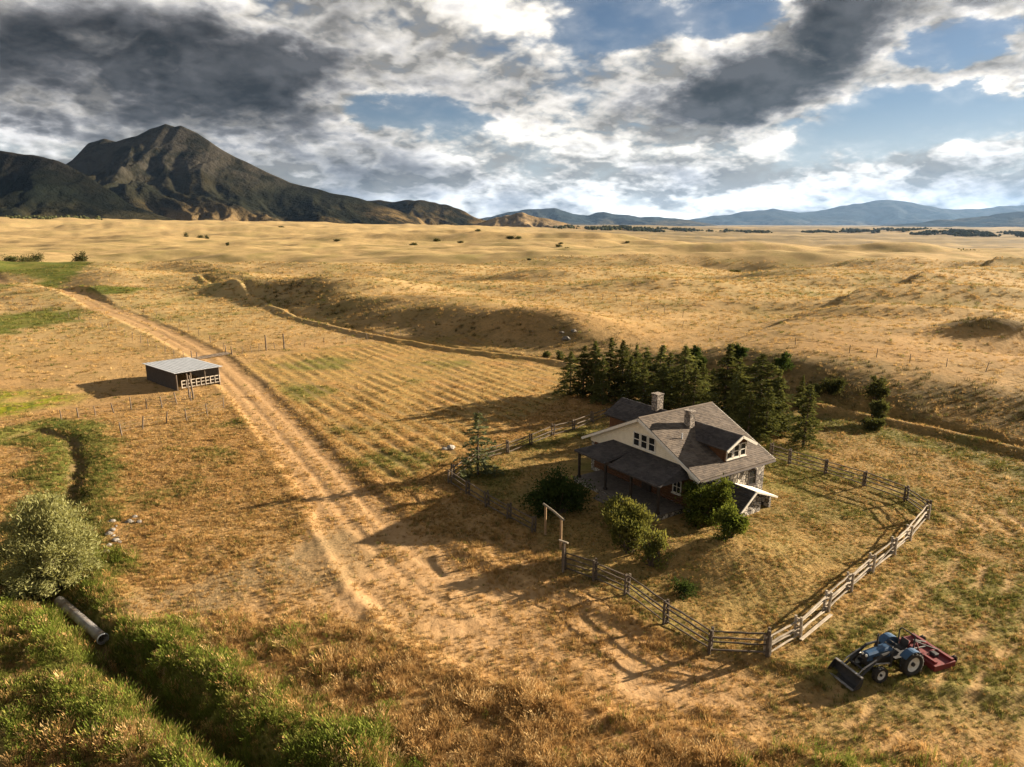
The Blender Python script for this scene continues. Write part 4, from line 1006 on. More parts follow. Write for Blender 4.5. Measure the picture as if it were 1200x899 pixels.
# ------------------------------------------------------------------ tractor
M_BLUE = simple('blue_tractor_paint', (.016, .072, .165), (.022, .060, .115), 5, .42, spec=.5)
M_BLACK = simple('black_iron', (.018, .018, .019), (.035, .032, .03), 6, .6, spec=.35)
M_TYRE = simple('tyre_rubber', (.022, .021, .020), (.045, .038, .03), 5, .9)
M_RIM = simple('cream_wheel_rim', (.62, .60, .55), (.48, .45, .40), 5, .5, spec=.4)
M_RED = simple('faded_red_paint', (.20, .022, .024), (.12, .022, .02), 5, .55, spec=.4)
M_STEEL = simple('worn_steel', (.40, .39, .38), (.22, .19, .16), 5, .4, metal=.6)
M_LAMP = simple('lamp_glass', (.7, .7, .66), (.6, .6, .56), 3, .15, spec=.6)
TY = R(199); T0 = ground(1056, 779)
T0 = np.array([17.85, 27.85, hz(17.85, 27.85)])
tr = thing('tractor', 'blue farm tractor with a black front loader bucket', 'tractor', T0, TY); tr.scale = (.88,) * 3
def wheel(x, y, r, w, lugs, sgn):
    c = (x, y, r); mb = MB()
    hw = w / 2
    mb.lathe([(-hw * .55, r * .60), (-hw * .9, r * .68), (-hw, r * .82), (-hw * .9, r * .93), (-hw * .45, r * .965), (hw * .45, r * .965), (hw * .9, r * .93), (hw, r * .82), (hw * .9, r * .68), (hw * .55, r * .60)], c, 'y', 36)
    for k in range(lugs):
        t = 2 * math.pi * k / lugs
        for s_ in (-1, 1):
            tt = t + (math.pi / lugs if s_ > 0 else 0)
            M = Matrix.Rotation(-tt, 3, 'Y') @ Matrix.Rotation(s_ * .65, 3, 'X')
            p = Matrix.Rotation(-tt, 3, 'Y') @ Vector((r * .965, s_ * hw * .45, 0))
            mb.box((c[0] + p.x, c[1] + p.y, c[2] + p.z), (r * .07, hw * 1.05, .05), M)
    o = mb.build('wheel', M_TYRE, tr, True)
    rm_ = MB(); s_ = sgn
    rm_.lathe([(s_ * hw * .62, r * .62), (s_ * hw * .50, r * .58), (s_ * hw * .2, r * .50), (s_ * hw * .05, r * .30), (s_ * hw * .25, r * .22), (s_ * hw * .30, .02)], c, 'y', 30)
    rm_.lathe([(-s_ * hw * .60, r * .61), (-s_ * hw * .2, r * .55), (0, r * .3)], c, 'y', 24)
    q = rm_.build('rim', M_RIM, o, True)
    h = MB().lathe([(s_ * hw * .2, r * .17), (s_ * hw * .75, r * .15), (s_ * hw * .8, .01)], c, 'y', 14); h.build('hub', M_BLACK, o)
    return o
for s_ in (-1, 1):
    wheel(0, s_ * .80, .66, .40, 18, s_); wheel(1.98, s_ * .72, .43, .30, 14, s_)
MB().box((.35, 0, .72), (1.3, .42, .42), None, .05).box((0, 0, .66), (.3, 1.3, .24), None, .04).build('transmission', M_BLACK, tr)
MB().box((1.55, 0, .78), (1.35, .44, .44), None, .04).box((1.98, 0, .46), (.16, 1.25, .14)).box((1.98, 0, .58), (.3, .3, .2)).build('engine', M_BLACK, tr)
hd = MB(); hd.add([(.80, -.30, .98), (.80, .30, .98), (2.35, .25, .95), (2.35, -.25, .95), (.80, -.28, 1.36), (.80, .28, 1.36), (2.28, .22, 1.24), (2.28, -.22, 1.24), (.80, -.12, 1.42), (.80, .12, 1.42), (2.22, .10, 1.29), (2.22, -.10, 1.29)],
                 [(0, 1, 2, 3), (0, 4, 8, 9, 5, 1), (3, 2, 6, 10, 11, 7), (0, 3, 7, 4), (1, 5, 6, 2), (4, 7, 11, 8), (5, 9, 10, 6), (8, 11, 10, 9)])
hood = hd.build('hood', M_BLUE, tr)
MB().box((2.345, 0, 1.06), (.04, .36, .26)).build('grille', M_BLACK, hood)
for s_ in (-1, 1):
    MB().lathe([(2.33, .075), (2.375, .07), (2.38, .01)], (0, s_ * .12, 1.20), 'x', 14).build('headlight', M_LAMP, hood)
    MB().box((1.45, s_ * .275, 1.06), (1.2, .02, .16)).build('side_panel', M_BLACK, hood)
    fm = MB(); pts = []
    for k in range(9):
        a = R(38 + k * 14); pts.append((.72 * math.cos(a), .66 + .72 * math.sin(a)))
    o = len(fm.v)
    for (x, z) in pts:
        fm.v += [(x, s_ * .52, z), (x, s_ * .92, z), (x, s_ * .52, z - .04), (x, s_ * .92, z - .04)]
    for k in range(len(pts) - 1):
        b_ = o + k * 4; c_ = b_ + 4
        fm.f += [(b_, b_ + 1, c_ + 1, c_), (b_ + 2, c_ + 2, c_ + 3, b_ + 3), (b_ + 1, b_ + 3, c_ + 3, c_ + 1), (b_, c_, c_ + 2, b_ + 2)]
    fm.add([(pts[k][0], s_ * .52, pts[k][1]) for k in range(9)] + [(.6, s_ * .52, .72), (-.6, s_ * .52, .72)], [tuple(range(11))])
    fm.build('fender', M_BLUE, tr)
    MB().tube([(-.42, s_ * .46, .8), (-.42, s_ * .46, 1.75), (-.5, s_ * .42, 1.88)], .035, 8).build('roll_bar_post', M_BLACK, tr)
MB().tube([(-.5, -.42, 1.88), (-.5, .42, 1.88)], .035, 8).build('roll_bar', M_BLACK, tr)
st = MB().box((-.05, 0, 1.10), (.46, .48, .12), None, .05).box((-.30, 0, 1.33), (.10, .46, .42), Matrix.Rotation(R(-12), 3, 'Y'), .04).build('seat', M_BLACK, tr)
MB().box((.45, 0, .86), (.6, .95, .05)).build('footplate', M_BLACK, tr)
MB().box((.76, 0, 1.22), (.16, .52, .42), None, .03).build('dashboard', M_BLACK, tr)
swm = MB(); nk = 18
for k in range(nk):
    a0, a1 = 2 * math.pi * k / nk, 2 * math.pi * (k + 1) / nk
    M = Matrix.Rotation(R(-35), 3, 'Y')
    swm.tube([tuple(M @ Vector((.19 * math.cos(a), .19 * math.sin(a), 0)) + Vector((.50, 0, 1.50))) for a in (a0, a1)], .016, 6, False)
swm.tube([(.50, 0, 1.50), (.72, 0, 1.25)], .022, 6); swm.box((.50, 0, 1.50), (.03, .36, .02)).build('steering_wheel', M_BLACK, tr)
MB().tube([(1.35, -.20, 1.28), (1.35, -.20, 1.92), (1.32, -.20, 2.02)], [.045, .04, .036], 9).build('exhaust', M_BLACK, tr)
for s_ in (-1, 1):
    MB().box((1.05, s_ * .47, .95), (.14, .10, .95), None, .02).build('loader_tower', M_BLACK, tr)
    MB().tube([(.98, s_ * .47, 1.38), (1.75, s_ * .50, 1.33), (2.75, s_ * .52, .62), (3.22, s_ * .52, .28)], [.06, .075, .075, .055], 6).build('loader_arm', M_BLACK, tr)
    MB().tube([(1.08, s_ * .47, .72), (2.2, s_ * .51, .92)], .045, 8).tube([(1.7, s_ * .49, .83), (2.35, s_ * .51, .93)], .026, 8).build('lift_cylinder', M_STEEL, tr)
    MB().tube([(2.1, s_ * .52, 1.16), (2.95, s_ * .52, .80)], .038, 8).tube([(2.9, s_ * .52, .82), (3.22, s_ * .52, .58)], .024, 8).build('tilt_cylinder', M_STEEL, tr)
MB().tube([(2.72, -.52, .64), (2.72, .52, .64)], .05, 8).build('cross_tube', M_BLACK, tr)
bk = MB(); prof = [(3.24, .60), (3.26, .36), (3.31, .17), (3.46, .07), (3.80, .05)]; BW = .88
for (k, (x0, z0)) in enumerate(prof[:-1]):
    x1, z1 = prof[k + 1]
    bk.slab([(x0, -BW, z0), (x1, -BW, z1), (x1, BW, z1), (x0, BW, z0)], .03)
for s_ in (-1, 1): bk.prism([(3.24, .60), (3.26, .36), (3.31, .17), (3.46, .07), (3.80, .05), (3.66, .26), (3.36, .60)], 'y', s_ * BW - .02, s_ * BW + .02)
bkt = bk.build('bucket', M_BLACK, tr)
MB().box((3.81, 0, .05), (.14, 2 * BW, .035)).build('cutting_edge', M_STEEL, bkt)
MB().box((3.28, 0, .62), (.12, 2 * BW, .05)).build('top_lip', M_STEEL, bkt)
# mower
mo0 = Vector(T0) + Matrix.Rotation(TY, 3, 'Z') @ Vector((-1.72, -.13, 0))
mw = thing('rotary_mower', 'faded red rotary mower deck hitched behind the blue tractor', 'mower', (mo0.x, mo0.y, hz(mo0.x, mo0.y)), TY); mw.scale = (.88,) * 3
dk = MB().box((-.05, 0, .38), (1.45, 2.5, .05), None, .015)
for s_ in (-1, 1): dk.box((-.05, s_ * 1.25, .24), (1.45, .05, .30))
dk.box((.66, 0, .25), (.05, 2.5, .26)); dk.box((-.77, 0, .27), (.05, 2.5, .22))
deck = dk.build('deck', M_RED, mw)
MB().box((-.60, 0, .47), (.16, 2.45, .14)).build('rear_beam', M_RED, mw)
MB().box((.45, 0, .47), (.14, 2.3, .14)).build('front_beam', M_RED, mw)
for s_ in (-1, 1):
    MB().tube([(.9, s_ * .42, .55), (.45, s_ * .42, .52), (-.6, s_ * .25, .52)], .045, 6).build('brace', M_RED, mw)
    MB().tube([(.75, s_ * .10, 1.12), (-.6, s_ * .40, .52)], .035, 6).build('stay', M_BLACK, mw)
    MB().tube([(.75, s_ * .10, 1.12), (.66, s_ * .42, .46)], .04, 6).build('mast', M_RED, mw)
    MB().box((-.1, s_ * .55, .50), (.34, .34, .22), None, .05).build('gearbox', M_BLACK, mw)
    MB().tube([(1.55, s_ * .38, .62), (.66, s_ * .42, .50)], .035, 6).build('hitch_arm', M_BLACK, mw)
    tw = MB().lathe([(-.07, .13), (-.06, .22), (.06, .22), (.07, .13)], (-1.05, s_ * .95, .22), 'y', 18); w_ = tw.build('tail_wheel', M_TYRE, mw)
    MB().tube([(-.78, s_ * .95, .44), (-1.05, s_ * .95, .48), (-1.05, s_ * .95, .24)], .03, 6).build('wheel_fork', M_BLACK, w_)
MB().tube([(1.5, 0, .66), (-.1, 0, .60)], .05, 8).build('drive_shaft', M_BLACK, mw)

# ------------------------------------------------------------------ trees and shrubs
def quads_to_mesh(name, C, A, B, mat, tri=False):
    """leaf-sized faces at C spanned by half-axes A and B"""
    V = np.stack([C - A, C - B * .9 + A * .1, C + A, C + B * .9 + A * .1], 1).reshape(-1, 3)
    F = np.arange(len(V)).reshape(-1, 4)
    return mesh_np(name, V, F, mat, False)
def unit(v): return v / (np.linalg.norm(v, axis=-1, keepdims=True) + 1e-9)
def conifer_meshes(seed, h=8.0, rad=1.9, gap=.30, dens=1.0, bare=.08, mat=M_NEEDLE):
    g = np.random.default_rng(seed); C = []; A = []; B = []; tm = MB()
    bend = g.normal(0, .10, 2)
    tm.tube([(bend[0] * t * t, bend[1] * t * t, h * t - .3 * (t == 0)) for t in np.linspace(0, .98, 8)], [max(.015, .022 * h * (1 - t) ** .9) for t in np.linspace(0, .98, 8)], 7)
    z = bare * h
    lob = g.uniform(.75, 1.25, 8)
    while z < h * .985:
        t = z / h; L = rad * (.12 + .88 * (1 - t) ** .85) * (1 - t ** 9) * min(1, .5 + t * 3.2) * g.uniform(.70, 1.18) * (1 + .22 * math.sin(z * 2.1 + seed))
        nb = int(g.integers(5, 9)); a0 = g.uniform(0, 6.28)
        for k in range(nb):
            a = a0 + 6.283 * k / nb + g.normal(0, .18); l = max(.12, L * g.uniform(.5, 1.22) * lob[int((a % 6.283) / 6.283 * 8) % 8])
            if g.random() < .16: continue
            rise = g.uniform(.05, .42) * (1.0 if t > .5 else .5) - .12
            d = np.array([math.cos(a), math.sin(a), rise]); p0 = np.array([bend[0] * t * t, bend[1] * t * t, z])
            sag = g.uniform(.05, .22) * l
            n = max(6, int(l * 26 * dens))
            s = g.uniform(.12, 1, n) ** .75
            P = p0 + d * (l * s)[:, None]; P[:, 2] -= sag * s ** 2 * 1.2
            side = np.stack([-np.sin(a) * np.ones(n), np.cos(a) * np.ones(n), np.zeros(n)], 1)
            sp = (l * .34 * (1 - s * .62) + .04)
            off = g.uniform(-1, 1, n)
            P = P + side * (off * sp)[:, None] + g.normal(0, .045, (n, 3))
            dirv = unit(d * .8 + side * (np.sign(off) * .75)[:, None] + g.normal(0, .35, (n, 3)))
            ln = g.uniform(.13, .27, n); wd_ = ln * g.uniform(.28, .50, n)
            bb = unit(np.cross(dirv, unit(np.array([0, 0, 1.0]) + g.normal(0, .55, (n, 3)))))
            C.append(P); A.append(dirv * ln[:, None]); B.append(bb * wd_[:, None])
            if l > .6 and k % 2 == 0: tm.tube([tuple(p0), tuple(p0 + d * l * .8 - np.array([0, 0, sag * .7]))], [.022, .006], 4, False)
        z += gap * g.uniform(.7, 1.25) * (.75 + .5 * (1 - t))
    return tm.mesh('trunk', M_BARK, True), quads_to_mesh('crown', np.concatenate(C), np.concatenate(A), np.concatenate(B), mat)
def shrub_meshes(seed, rx, ry, rz, mat, clumps=36, leaves=130, leaf=.10, stems=7, spread=.28, lean=0.0, fine=.5, upright=0.0, shoots=True):
    g = np.random.default_rng(seed); C = []; A = []; B = []; tm = MB()
    ns = 9
    sh = [(g.uniform(0, 6.283), g.uniform(.25, 1.0), g.uniform(.62, 1.12)) for _ in range(ns)]
    for k in range(clumps):
        a = g.uniform(0, 6.283); u = g.uniform(.0, 1) ** .5; e = g.uniform(.10, .72 if shoots else 1.0)
        rr_ = math.sqrt(max(0, 1 - (e - .35) ** 2 / .52)) if e > .35 else .8 + e * .57
        sc_ = g.uniform(.72, 1.10)
        c = np.array([math.cos(a) * rx * rr_ * u * sc_ + lean * e, math.sin(a) * ry * rr_ * u * sc_, rz * e * g.uniform(.8, 1.06)])
        if shoots and k % 5 < 3:
            sa, so_, sl_ = sh[k % ns]; w_ = g.uniform(.35, 1.0)
            c = np.array([math.cos(sa) * rx * so_ * w_ * 1.05, math.sin(sa) * ry * so_ * w_ * 1.05, rz * sl_ * (w_ ** .7) * (1.12 - .45 * so_)]) + g.normal(0, .07, 3) * rx
        s = spread * g.uniform(.6, 1.4) * min(rx, rz)
        n = int(leaves * g.uniform(.6, 1.4))
        P = c + g.normal(0, 1, (n, 3)) * s * np.array([1, 1, .75]); P[:, 2] = np.maximum(P[:, 2], .05)
        out = unit(P - np.array([0, 0, rz * .35])); dirv = unit(out + g.normal(0, .8, (n, 3)) + np.array([0, 0, upright]))
        ln = leaf * g.uniform(.6, 1.4, n); bb = unit(np.cross(dirv, g.normal(0, 1, (n, 3))))
        C.append(P); A.append(dirv * ln[:, None]); B.append(bb * (ln * fine)[:, None])
        if k < stems * 3:
            q = np.array([c[0] * .12 + g.normal(0, .1), c[1] * .12 + g.normal(0, .1), 0])
            tm.tube([tuple(q - np.array([0, 0, .25])), tuple(q * .5 + c * .35 + g.normal(0, .06, 3)), tuple(c)], [.05 * min(1.6, rz / 2), .03 * min(1.6, rz / 2), .008], 5, False)
    return tm.mesh('trunk', M_BARK, True), quads_to_mesh('crown', np.concatenate(C), np.concatenate(A), np.concatenate(B), mat)
def plant(name, label, cat, p, meshes, scale, rz, group=None):
    root = thing(name, label, cat, p, rz, group)
    root.scale = scale if hasattr(scale, '__len__') else (scale,) * 3
    obj('trunk', meshes[0], root); obj('crown', meshes[1], root)
    root.rotation_euler.x = math.sin(p[0] * 7.3) * .035; root.rotation_euler.y = math.cos(p[1] * 5.1) * .035
    return root
CON = [conifer_meshes(k, 8.0, r_, g_, d_) for k, (r_, g_, d_) in enumerate([(2.9, .27, 1.0), (2.6, .26, 1.0), (3.1, .29, .95), (2.4, .26, 1.05), (2.8, .30, .9)])]
rr = random.Random(3)
CONS = [  # base px, base py, top py, width factor
    (668, 463, 410, 1.0), (683, 465, 401, 1.1), (706, 474, 418, .95), (735, 476, 416, 1.0), (776, 482, 428, 1.0), (812, 486, 430, 1.0), (858, 500, 436, 1.0), (896, 512, 452, 1.0), (697, 466, 396, 1.05), (713, 464, 391, .85), (729, 467, 398, 1.0), (743, 462, 402, .95), (757, 468, 406, 1.0),
    (768, 470, 403, 1.1), (783, 474, 414, 1.0), (799, 480, 405, 1.15), (753, 480, 425, .9), (822, 478, 424, 1.1), (848, 492, 403, 1.2),
    (866, 490, 420, 1.05), (888, 500, 413, 1.3), (906, 504, 432, 1.1), (941, 522, 450, 1.15), (936, 480, 437, .8), (834, 470, 430, .9), (876, 515, 458, 1.1), (700, 470, 428, .8)]
for k, (px, py, ty, wf) in enumerate(CONS):
    w = ground(px, py); h = tall_to(w, ty); s_ = h / 8.0
    lab, grp = ('dark green conifer at the hay field end of the windbreak' if px < 745 else 'dark green conifer in the windbreak directly behind the big stone chimney' if px < 800 else
                'tall dark green conifer in the windbreak behind the main roof ridge' if px < 870 else 'broad dark green conifer in the windbreak behind the dormer, nearest the rail fence'), 'conifers of the windbreak'
    if px == 941: lab, grp = 'full low branched conifer between the farmhouse roof and the dark rail fence', None
    if px == 936: lab, grp = 'small slim conifer on the slope behind the low branched conifer', None
    plant('conifer_tree', lab, 'tree', w, CON[k % 5], (s_ * wf * rr.uniform(.85, 1.12), s_ * wf * rr.uniform(.85, 1.12), s_ * rr.uniform(.94, 1.04)), rr.uniform(0, 6.28), grp)
pine = conifer_meshes(77, 6.0, 2.7, .46, .85, .04, M_NEEDLE2); w = ground(560, 556); s_ = tall_to(w, 480) / 6
plant('pine_tree', 'sparse blue green young pine at the corner of the hay field', 'tree', w, pine, s_, .5)
def shrub_at(name, label, cat, px, py, ty, wpx, mat, seed, group=None, ry=.8, **kw):
    w = ground(px, py); h = tall_to(w, ty); dep = w[1] * math.cos(PITCH) + (CAMH - w[2]) * math.sin(PITCH); rx = wpx / FPX * dep / 2
    return plant(name, label, cat, w, shrub_meshes(seed, rx * .86, rx * ry * .86, h * .93, mat, **kw), 1.0, 0, group)
shrub_at('bush', 'wide dark lilac bush standing in the shade before the porch', 'bush', 655, 600, 552, 82, M_LEAFD, 1, None, .6, clumps=70, leaves=130, leaf=.10, spread=.16)
shrub_at('bush', 'tall yellow green bush in front of the porch steps', 'bush', 738, 646, 580, 60, M_LEAFY, 2, None, .9, clumps=60, leaves=130, leaf=.10, spread=.17, upright=.8)
shrub_at('bush', 'pale topped bush squeezed between the porch and the tall yellow green bush', 'bush', 722, 622, 581, 44, M_LEAFY, 8, None, .9, clumps=44, leaves=120, leaf=.10, spread=.17, upright=.8)
shrub_at('bush', 'ragged twiggy bush at the lower end of the porch shrubbery', 'bush', 764, 663, 618, 42, M_LEAFY, 3, None, .9, clumps=34, leaves=60, leaf=.09, spread=.18, upright=1.2, stems=12)
shrub_at('bush', 'big bright green leafy bush at the farmhouse corner', 'bush', 828, 612, 558, 64, M_LEAFG, 4, None, .9, clumps=66, leaves=130, leaf=.11, spread=.17)
shrub_at('bush', 'rounded green bush beside the cellar entrance', 'bush', 856, 630, 588, 46, M_LEAFG, 5, None, .9, clumps=40, leaves=120, leaf=.10, spread=.19)
shrub_at('bush', 'low dark thistle clump in the hollow of the lawn', 'bush', 801, 697, 680, 34, M_LEAFD, 6, None, .9, clumps=16, leaves=70, leaf=.07)
shrub_at('willow_bush', 'broad silvery willow bush over the culvert pipe', 'willow', 66, 692, 580, 126, M_WILLOW, 7, None, .9, clumps=190, leaves=150, leaf=.115, spread=.10, fine=.27, stems=14, upright=.4, shoots=False)
for px, py, ty, wp, sd in ((915, 437, 414, 26, 11), (864, 424, 401, 20, 12), (813, 424, 405, 17, 13), (820, 434, 415, 18, 14), (978, 460, 442, 30, 15), (1026, 470, 441, 27, 16), (1027, 492, 463, 22, 17), (1024, 503, 489, 26, 18), (952, 462, 448, 20, 19)):
    shrub_at('juniper_shrub', 'dark round juniper showing above the tops of the windbreak conifers' if px < 900 else 'round black juniper alone at the foot of the pale slope' if px == 915 else 'dark juniper scattered on the brushy bank beyond the low branched conifer', 'shrub', px, py, ty, wp, M_SHRUB if sd > 14 else M_LEAFD, sd, 'junipers on the bank', .9, clumps=30, leaves=90, leaf=.13, spread=.2)
for px, py, ty, wp, sd in ((656, 422, 413, 12, 21), (641, 418, 411, 9, 22)):
    shrub_at('shrub', 'small dark shrub on the pale ditch bank', 'shrub', px, py, ty, wp, M_SHRUB, sd, 'shrubs on the ditch bank', .9, clumps=14, leaves=60, leaf=.14)
# far shrubs and trees on the plain
FARS = [(96, 311, 294, 17, 31), (44, 308, 295, 16, 32), (30, 308, 298, 22, 33), (14, 307, 298, 18, 34), (218, 277, 270, 7, 35), (236, 282, 274, 9, 36), (243, 282, 275, 7, 37), (267, 288, 283, 4, 38), (91, 391, 0, 0, 39)]
for px, py, ty, wp, sd in FARS:
    if wp: shrub_at('tree' if sd == 31 else 'shrub', 'round olive tree standing alone at the edge of the green meadow' if sd == 31 else ('olive bush in the thicket beside the green meadow' if sd < 35 else 'tiny bush far out on the golden plain'), 'tree' if sd == 31 else 'shrub',
                    px, py, ty, wp, M_SHRUB, sd, None if sd == 31 else ('thicket by the meadow' if sd < 35 else 'bushes on the far plain'), .8, clumps=20, leaves=60, leaf=.35)
FSH = shrub_meshes(91, 1.0, .9, .95, M_SHRUB, clumps=16, leaves=40, leaf=.16)
g = np.random.default_rng(44)
for px, py, s_ in [(655, 288, 3), (700, 293, 3), (657, 286, 2.4), (858, 313, 1.6), (864, 313, 1.2), (512, 280, 3), (484, 280, 3), (598, 281, 3.5), (607, 281, 3), (540, 285, 2.5), (470, 281, 3), (620, 309, 1.2), (1007, 322, 1.5), (942, 320, 1.4), (780, 330, 1.2), (1100, 340, 1.4), (1135, 300, 4), (665, 292, 2), (440, 276, 4), (395, 283, 2.5), (330, 268, 5), (560, 283, 2.6), (735, 288, 2.4), (822, 300, 2)]:
    w = ground(px, py); k_ = s_ * g.uniform(.8, 1.2)
    plant('shrub', 'tiny bush far out on the golden plain', 'shrub', w, FSH, (k_ * 1.3, k_ * 1.1, k_ * .8), g.uniform(0, 6), 'bushes on the far plain')
# far valley woods
def wood(name, label, rects, n, hmin, hmax, seed):
    g = np.random.default_rng(seed); V = []; F = []; o = 0
    tot = sum((b - a) for a, b, c, d in rects)
    for a, b, c, d in rects:
        for _ in range(int(n * (b - a) / tot)):
            q_ = g.integers(0, 9); hsh = (a * 7.1 + c * .013 + q_ * 37.7) % 1.0; px = a + (b - a) * ((q_ + hsh) / 9) + g.normal(0, (b - a) * .035); dist = c + (d - c) * ((hsh * 5.3) % 1.0) + g.normal(0, 90); x = (px - 600) / FPX * dist; y = dist; z = hz(x, y); h = g.uniform(hmin, hmax); r = h * g.uniform(.45, .8)
            m = 7; ang = np.arange(m) * 6.283 / m + g.uniform(0, 6)
            for fr, fz in ((.75, .12), (1.0, .42), (.7, .78)):
                rad = r * fr * g.uniform(.75, 1.2, m); V.append(np.stack([x + np.cos(ang) * rad, y + np.sin(ang) * rad, z + h * fz + g.normal(0, .05 * h, m)], 1))
            V.append(np.array([[x, y, z + h]]))
            for k in range(m):
                k2 = (k + 1) % m
                for l in range(2): F += [(o + l * m + k, o + l * m + k2, o + (l + 1) * m + k2), (o + l * m + k, o + (l + 1) * m + k2, o + (l + 1) * m + k)]
                F.append((o + 2 * m + k, o + 2 * m + k2, o + 3 * m))
            o += 3 * m + 1
    ob = obj(name, mesh_np(name, np.concatenate(V), np.array(F), M_SHRUB, False)); return tag(ob, label, 'trees', kind='stuff')
wood('far_woods', 'dark cottonwood belts along the river in the far valley', [(1090, 1260, 4300, 5200), (1060, 1230, 4800, 5400), (930, 1060, 5600, 6200), (700, 900, 5200, 6000), (650, 780, 4800, 5300), (980, 1130, 6500, 7400)], 2200, 7, 24, 5)
wood('far_grove', 'dark tree line of the ranch at the foot of the mountain', [(-60, 60, 2500, 3000), (10, 110, 2900, 3200), (60, 130, 2700, 2900)], 260, 6, 14, 6)

# ------------------------------------------------------------------ grasses
def tuft_mesh(name, seed, blades, h, rad, wid, mat, curve=.5, heads=False):
    g = np.random.default_rng(seed); V = []; F = []
    for k in range(blades):
        a = g.uniform(0, 6.283); r0 = rad * g.uniform(0, 1) ** .6; b = np.array([math.cos(a) * r0, math.sin(a) * r0, -.03])
        a2 = a + g.normal(0, .7); out = np.array([math.cos(a2), math.sin(a2), 0]); H = h * g.uniform(.55, 1.15); cv = curve * g.uniform(.2, 1.1)
        side = np.array([-out[1], out[0], 0]) * wid * g.uniform(.7, 1.3); n = len(V)
        m1 = b + np.array([0, 0, H * .55]) + out * H * cv * .25; tip = b + np.array([0, 0, H]) + out * H * cv
        V += [b - side, b + side, m1 - side * .8, m1 + side * .8, tip]; F += [(n, n + 1, n + 3), (n, n + 3, n + 2), (n + 2, n + 3, n + 4)]
        if heads:
            q = unit(tip - m1); n = len(V); s2 = side * 1.9
            V += [tip - q * .12 * h, tip - s2, tip + s2, tip + q * .16 * h]; F += [(n, n + 1, n + 2), (n + 1, n + 3, n + 2)]
    me = bpy.data.meshes.new(name); me.from_pydata([tuple(v) for v in V], [], F); me.materials.append(mat); me.update(); return me
def grass_material(name, trans=.35):
    m = bpy.data.materials.new(name); m.use_nodes = True; t = NT(m.node_tree); t.n.clear()
    a = t.new('ShaderNodeAttribute', attribute_name='tint', attribute_type='INSTANCER').outputs['Color']
    d = t.new('ShaderNodeBsdfDiffuse'); tr_ = t.new('ShaderNodeBsdfTranslucent'); t.l.new(a, d.inputs[0]); t.l.new(a, tr_.inputs[0])
    mx = t.new('ShaderNodeMixShader'); mx.inputs[0].default_value = trans; t.l.new(d.outputs[0], mx.inputs[1]); t.l.new(tr_.outputs[0], mx.inputs[2])
    o = t.new('ShaderNodeOutputMaterial'); t.l.new(mx.outputs[0], o.inputs[0]); return m
M_GRASS = grass_material('grass_blades')
def tuft_set(name, specs):
    c = bpy.data.collections.new(name)
    for k, s in enumerate(specs):
        c.objects.link(bpy.data.objects.new(name + '_tuft', tuft_mesh(name, k + 1, **s, mat=M_GRASS)))
    return c
def scatter(name, label, xy, scale, tint, coll, seed):
    g = np.random.default_rng(seed); n = len(xy)
    z = height(xy[:, 0], xy[:, 1])
    me = bpy.data.meshes.new(name); me.vertices.add(n); me.vertices.foreach_set('co', np.stack([xy[:, 0], xy[:, 1], z], 1).astype(np.float32).ravel())
    for nm, ty, key, arr in (('rot', 'FLOAT_VECTOR', 'vector', np.stack([g.normal(0, .1, n), g.normal(0, .1, n), g.uniform(0, 6.283, n)], 1)),
                             ('siz', 'FLOAT_VECTOR', 'vector', scale), ('tint', 'FLOAT_COLOR', 'color', np.concatenate([np.clip(tint * np.array([.95, .90, .82]), .005, .9), np.ones((n, 1))], 1))):
        a = me.attributes.new(nm, ty, 'POINT'); a.data.foreach_set(key, arr.astype(np.float32).ravel())
    a = me.attributes.new('pick', 'INT', 'POINT'); a.data.foreach_set('value', g.integers(0, len(coll.objects), n).astype(np.int32))
    o = obj(name, me); tag(o, label, 'grass', kind='stuff')
    ng = bpy.data.node_groups.new(name, 'GeometryNodeTree')
    ng.interface.new_socket('Geometry', in_out='INPUT', socket_type='NodeSocketGeometry'); ng.interface.new_socket('Geometry', in_out='OUTPUT', socket_type='NodeSocketGeometry')
    N = ng.nodes; L = ng.links
    gi = N.new('NodeGroupInput'); go = N.new('NodeGroupOutput'); ip = N.new('GeometryNodeInstanceOnPoints'); ci = N.new('GeometryNodeCollectionInfo')
    ci.inputs['Collection'].default_value = coll; ci.inputs['Separate Children'].default_value = True; ci.inputs['Reset Children'].default_value = True
    def na(nm, dt):
        q = N.new('GeometryNodeInputNamedAttribute'); q.data_type = dt; q.inputs['Name'].default_value = nm; return q.outputs[0]
    er = N.new('FunctionNodeEulerToRotation'); L.new(na('rot', 'FLOAT_VECTOR'), er.inputs[0])
    L.new(gi.outputs[0], ip.inputs['Points']); L.new(ci.outputs[0], ip.inputs['Instance']); ip.inputs['Pick Instance'].default_value = True
    L.new(na('pick', 'INT'), ip.inputs['Instance Index']); L.new(er.outputs[0], ip.inputs['Rotation']); L.new(na('siz', 'FLOAT_VECTOR'), ip.inputs['Scale'])
    L.new(ip.outputs[0], go.inputs[0])
    md = o.modifiers.new('tufts', 'NODES'); md.node_group = ng; return o
def cand(n, r0, r1, seed, power=1.0):
    """points in the view wedge, spread evenly over the ground between r0 and r1"""
    g = np.random.default_rng(seed); r = np.sqrt(g.uniform(r0 * r0, r1 * r1, n)); a = g.uniform(-R(41), R(41), n)
    return np.stack([r * np.sin(a), r * np.cos(a)], 1)
HOLES = []
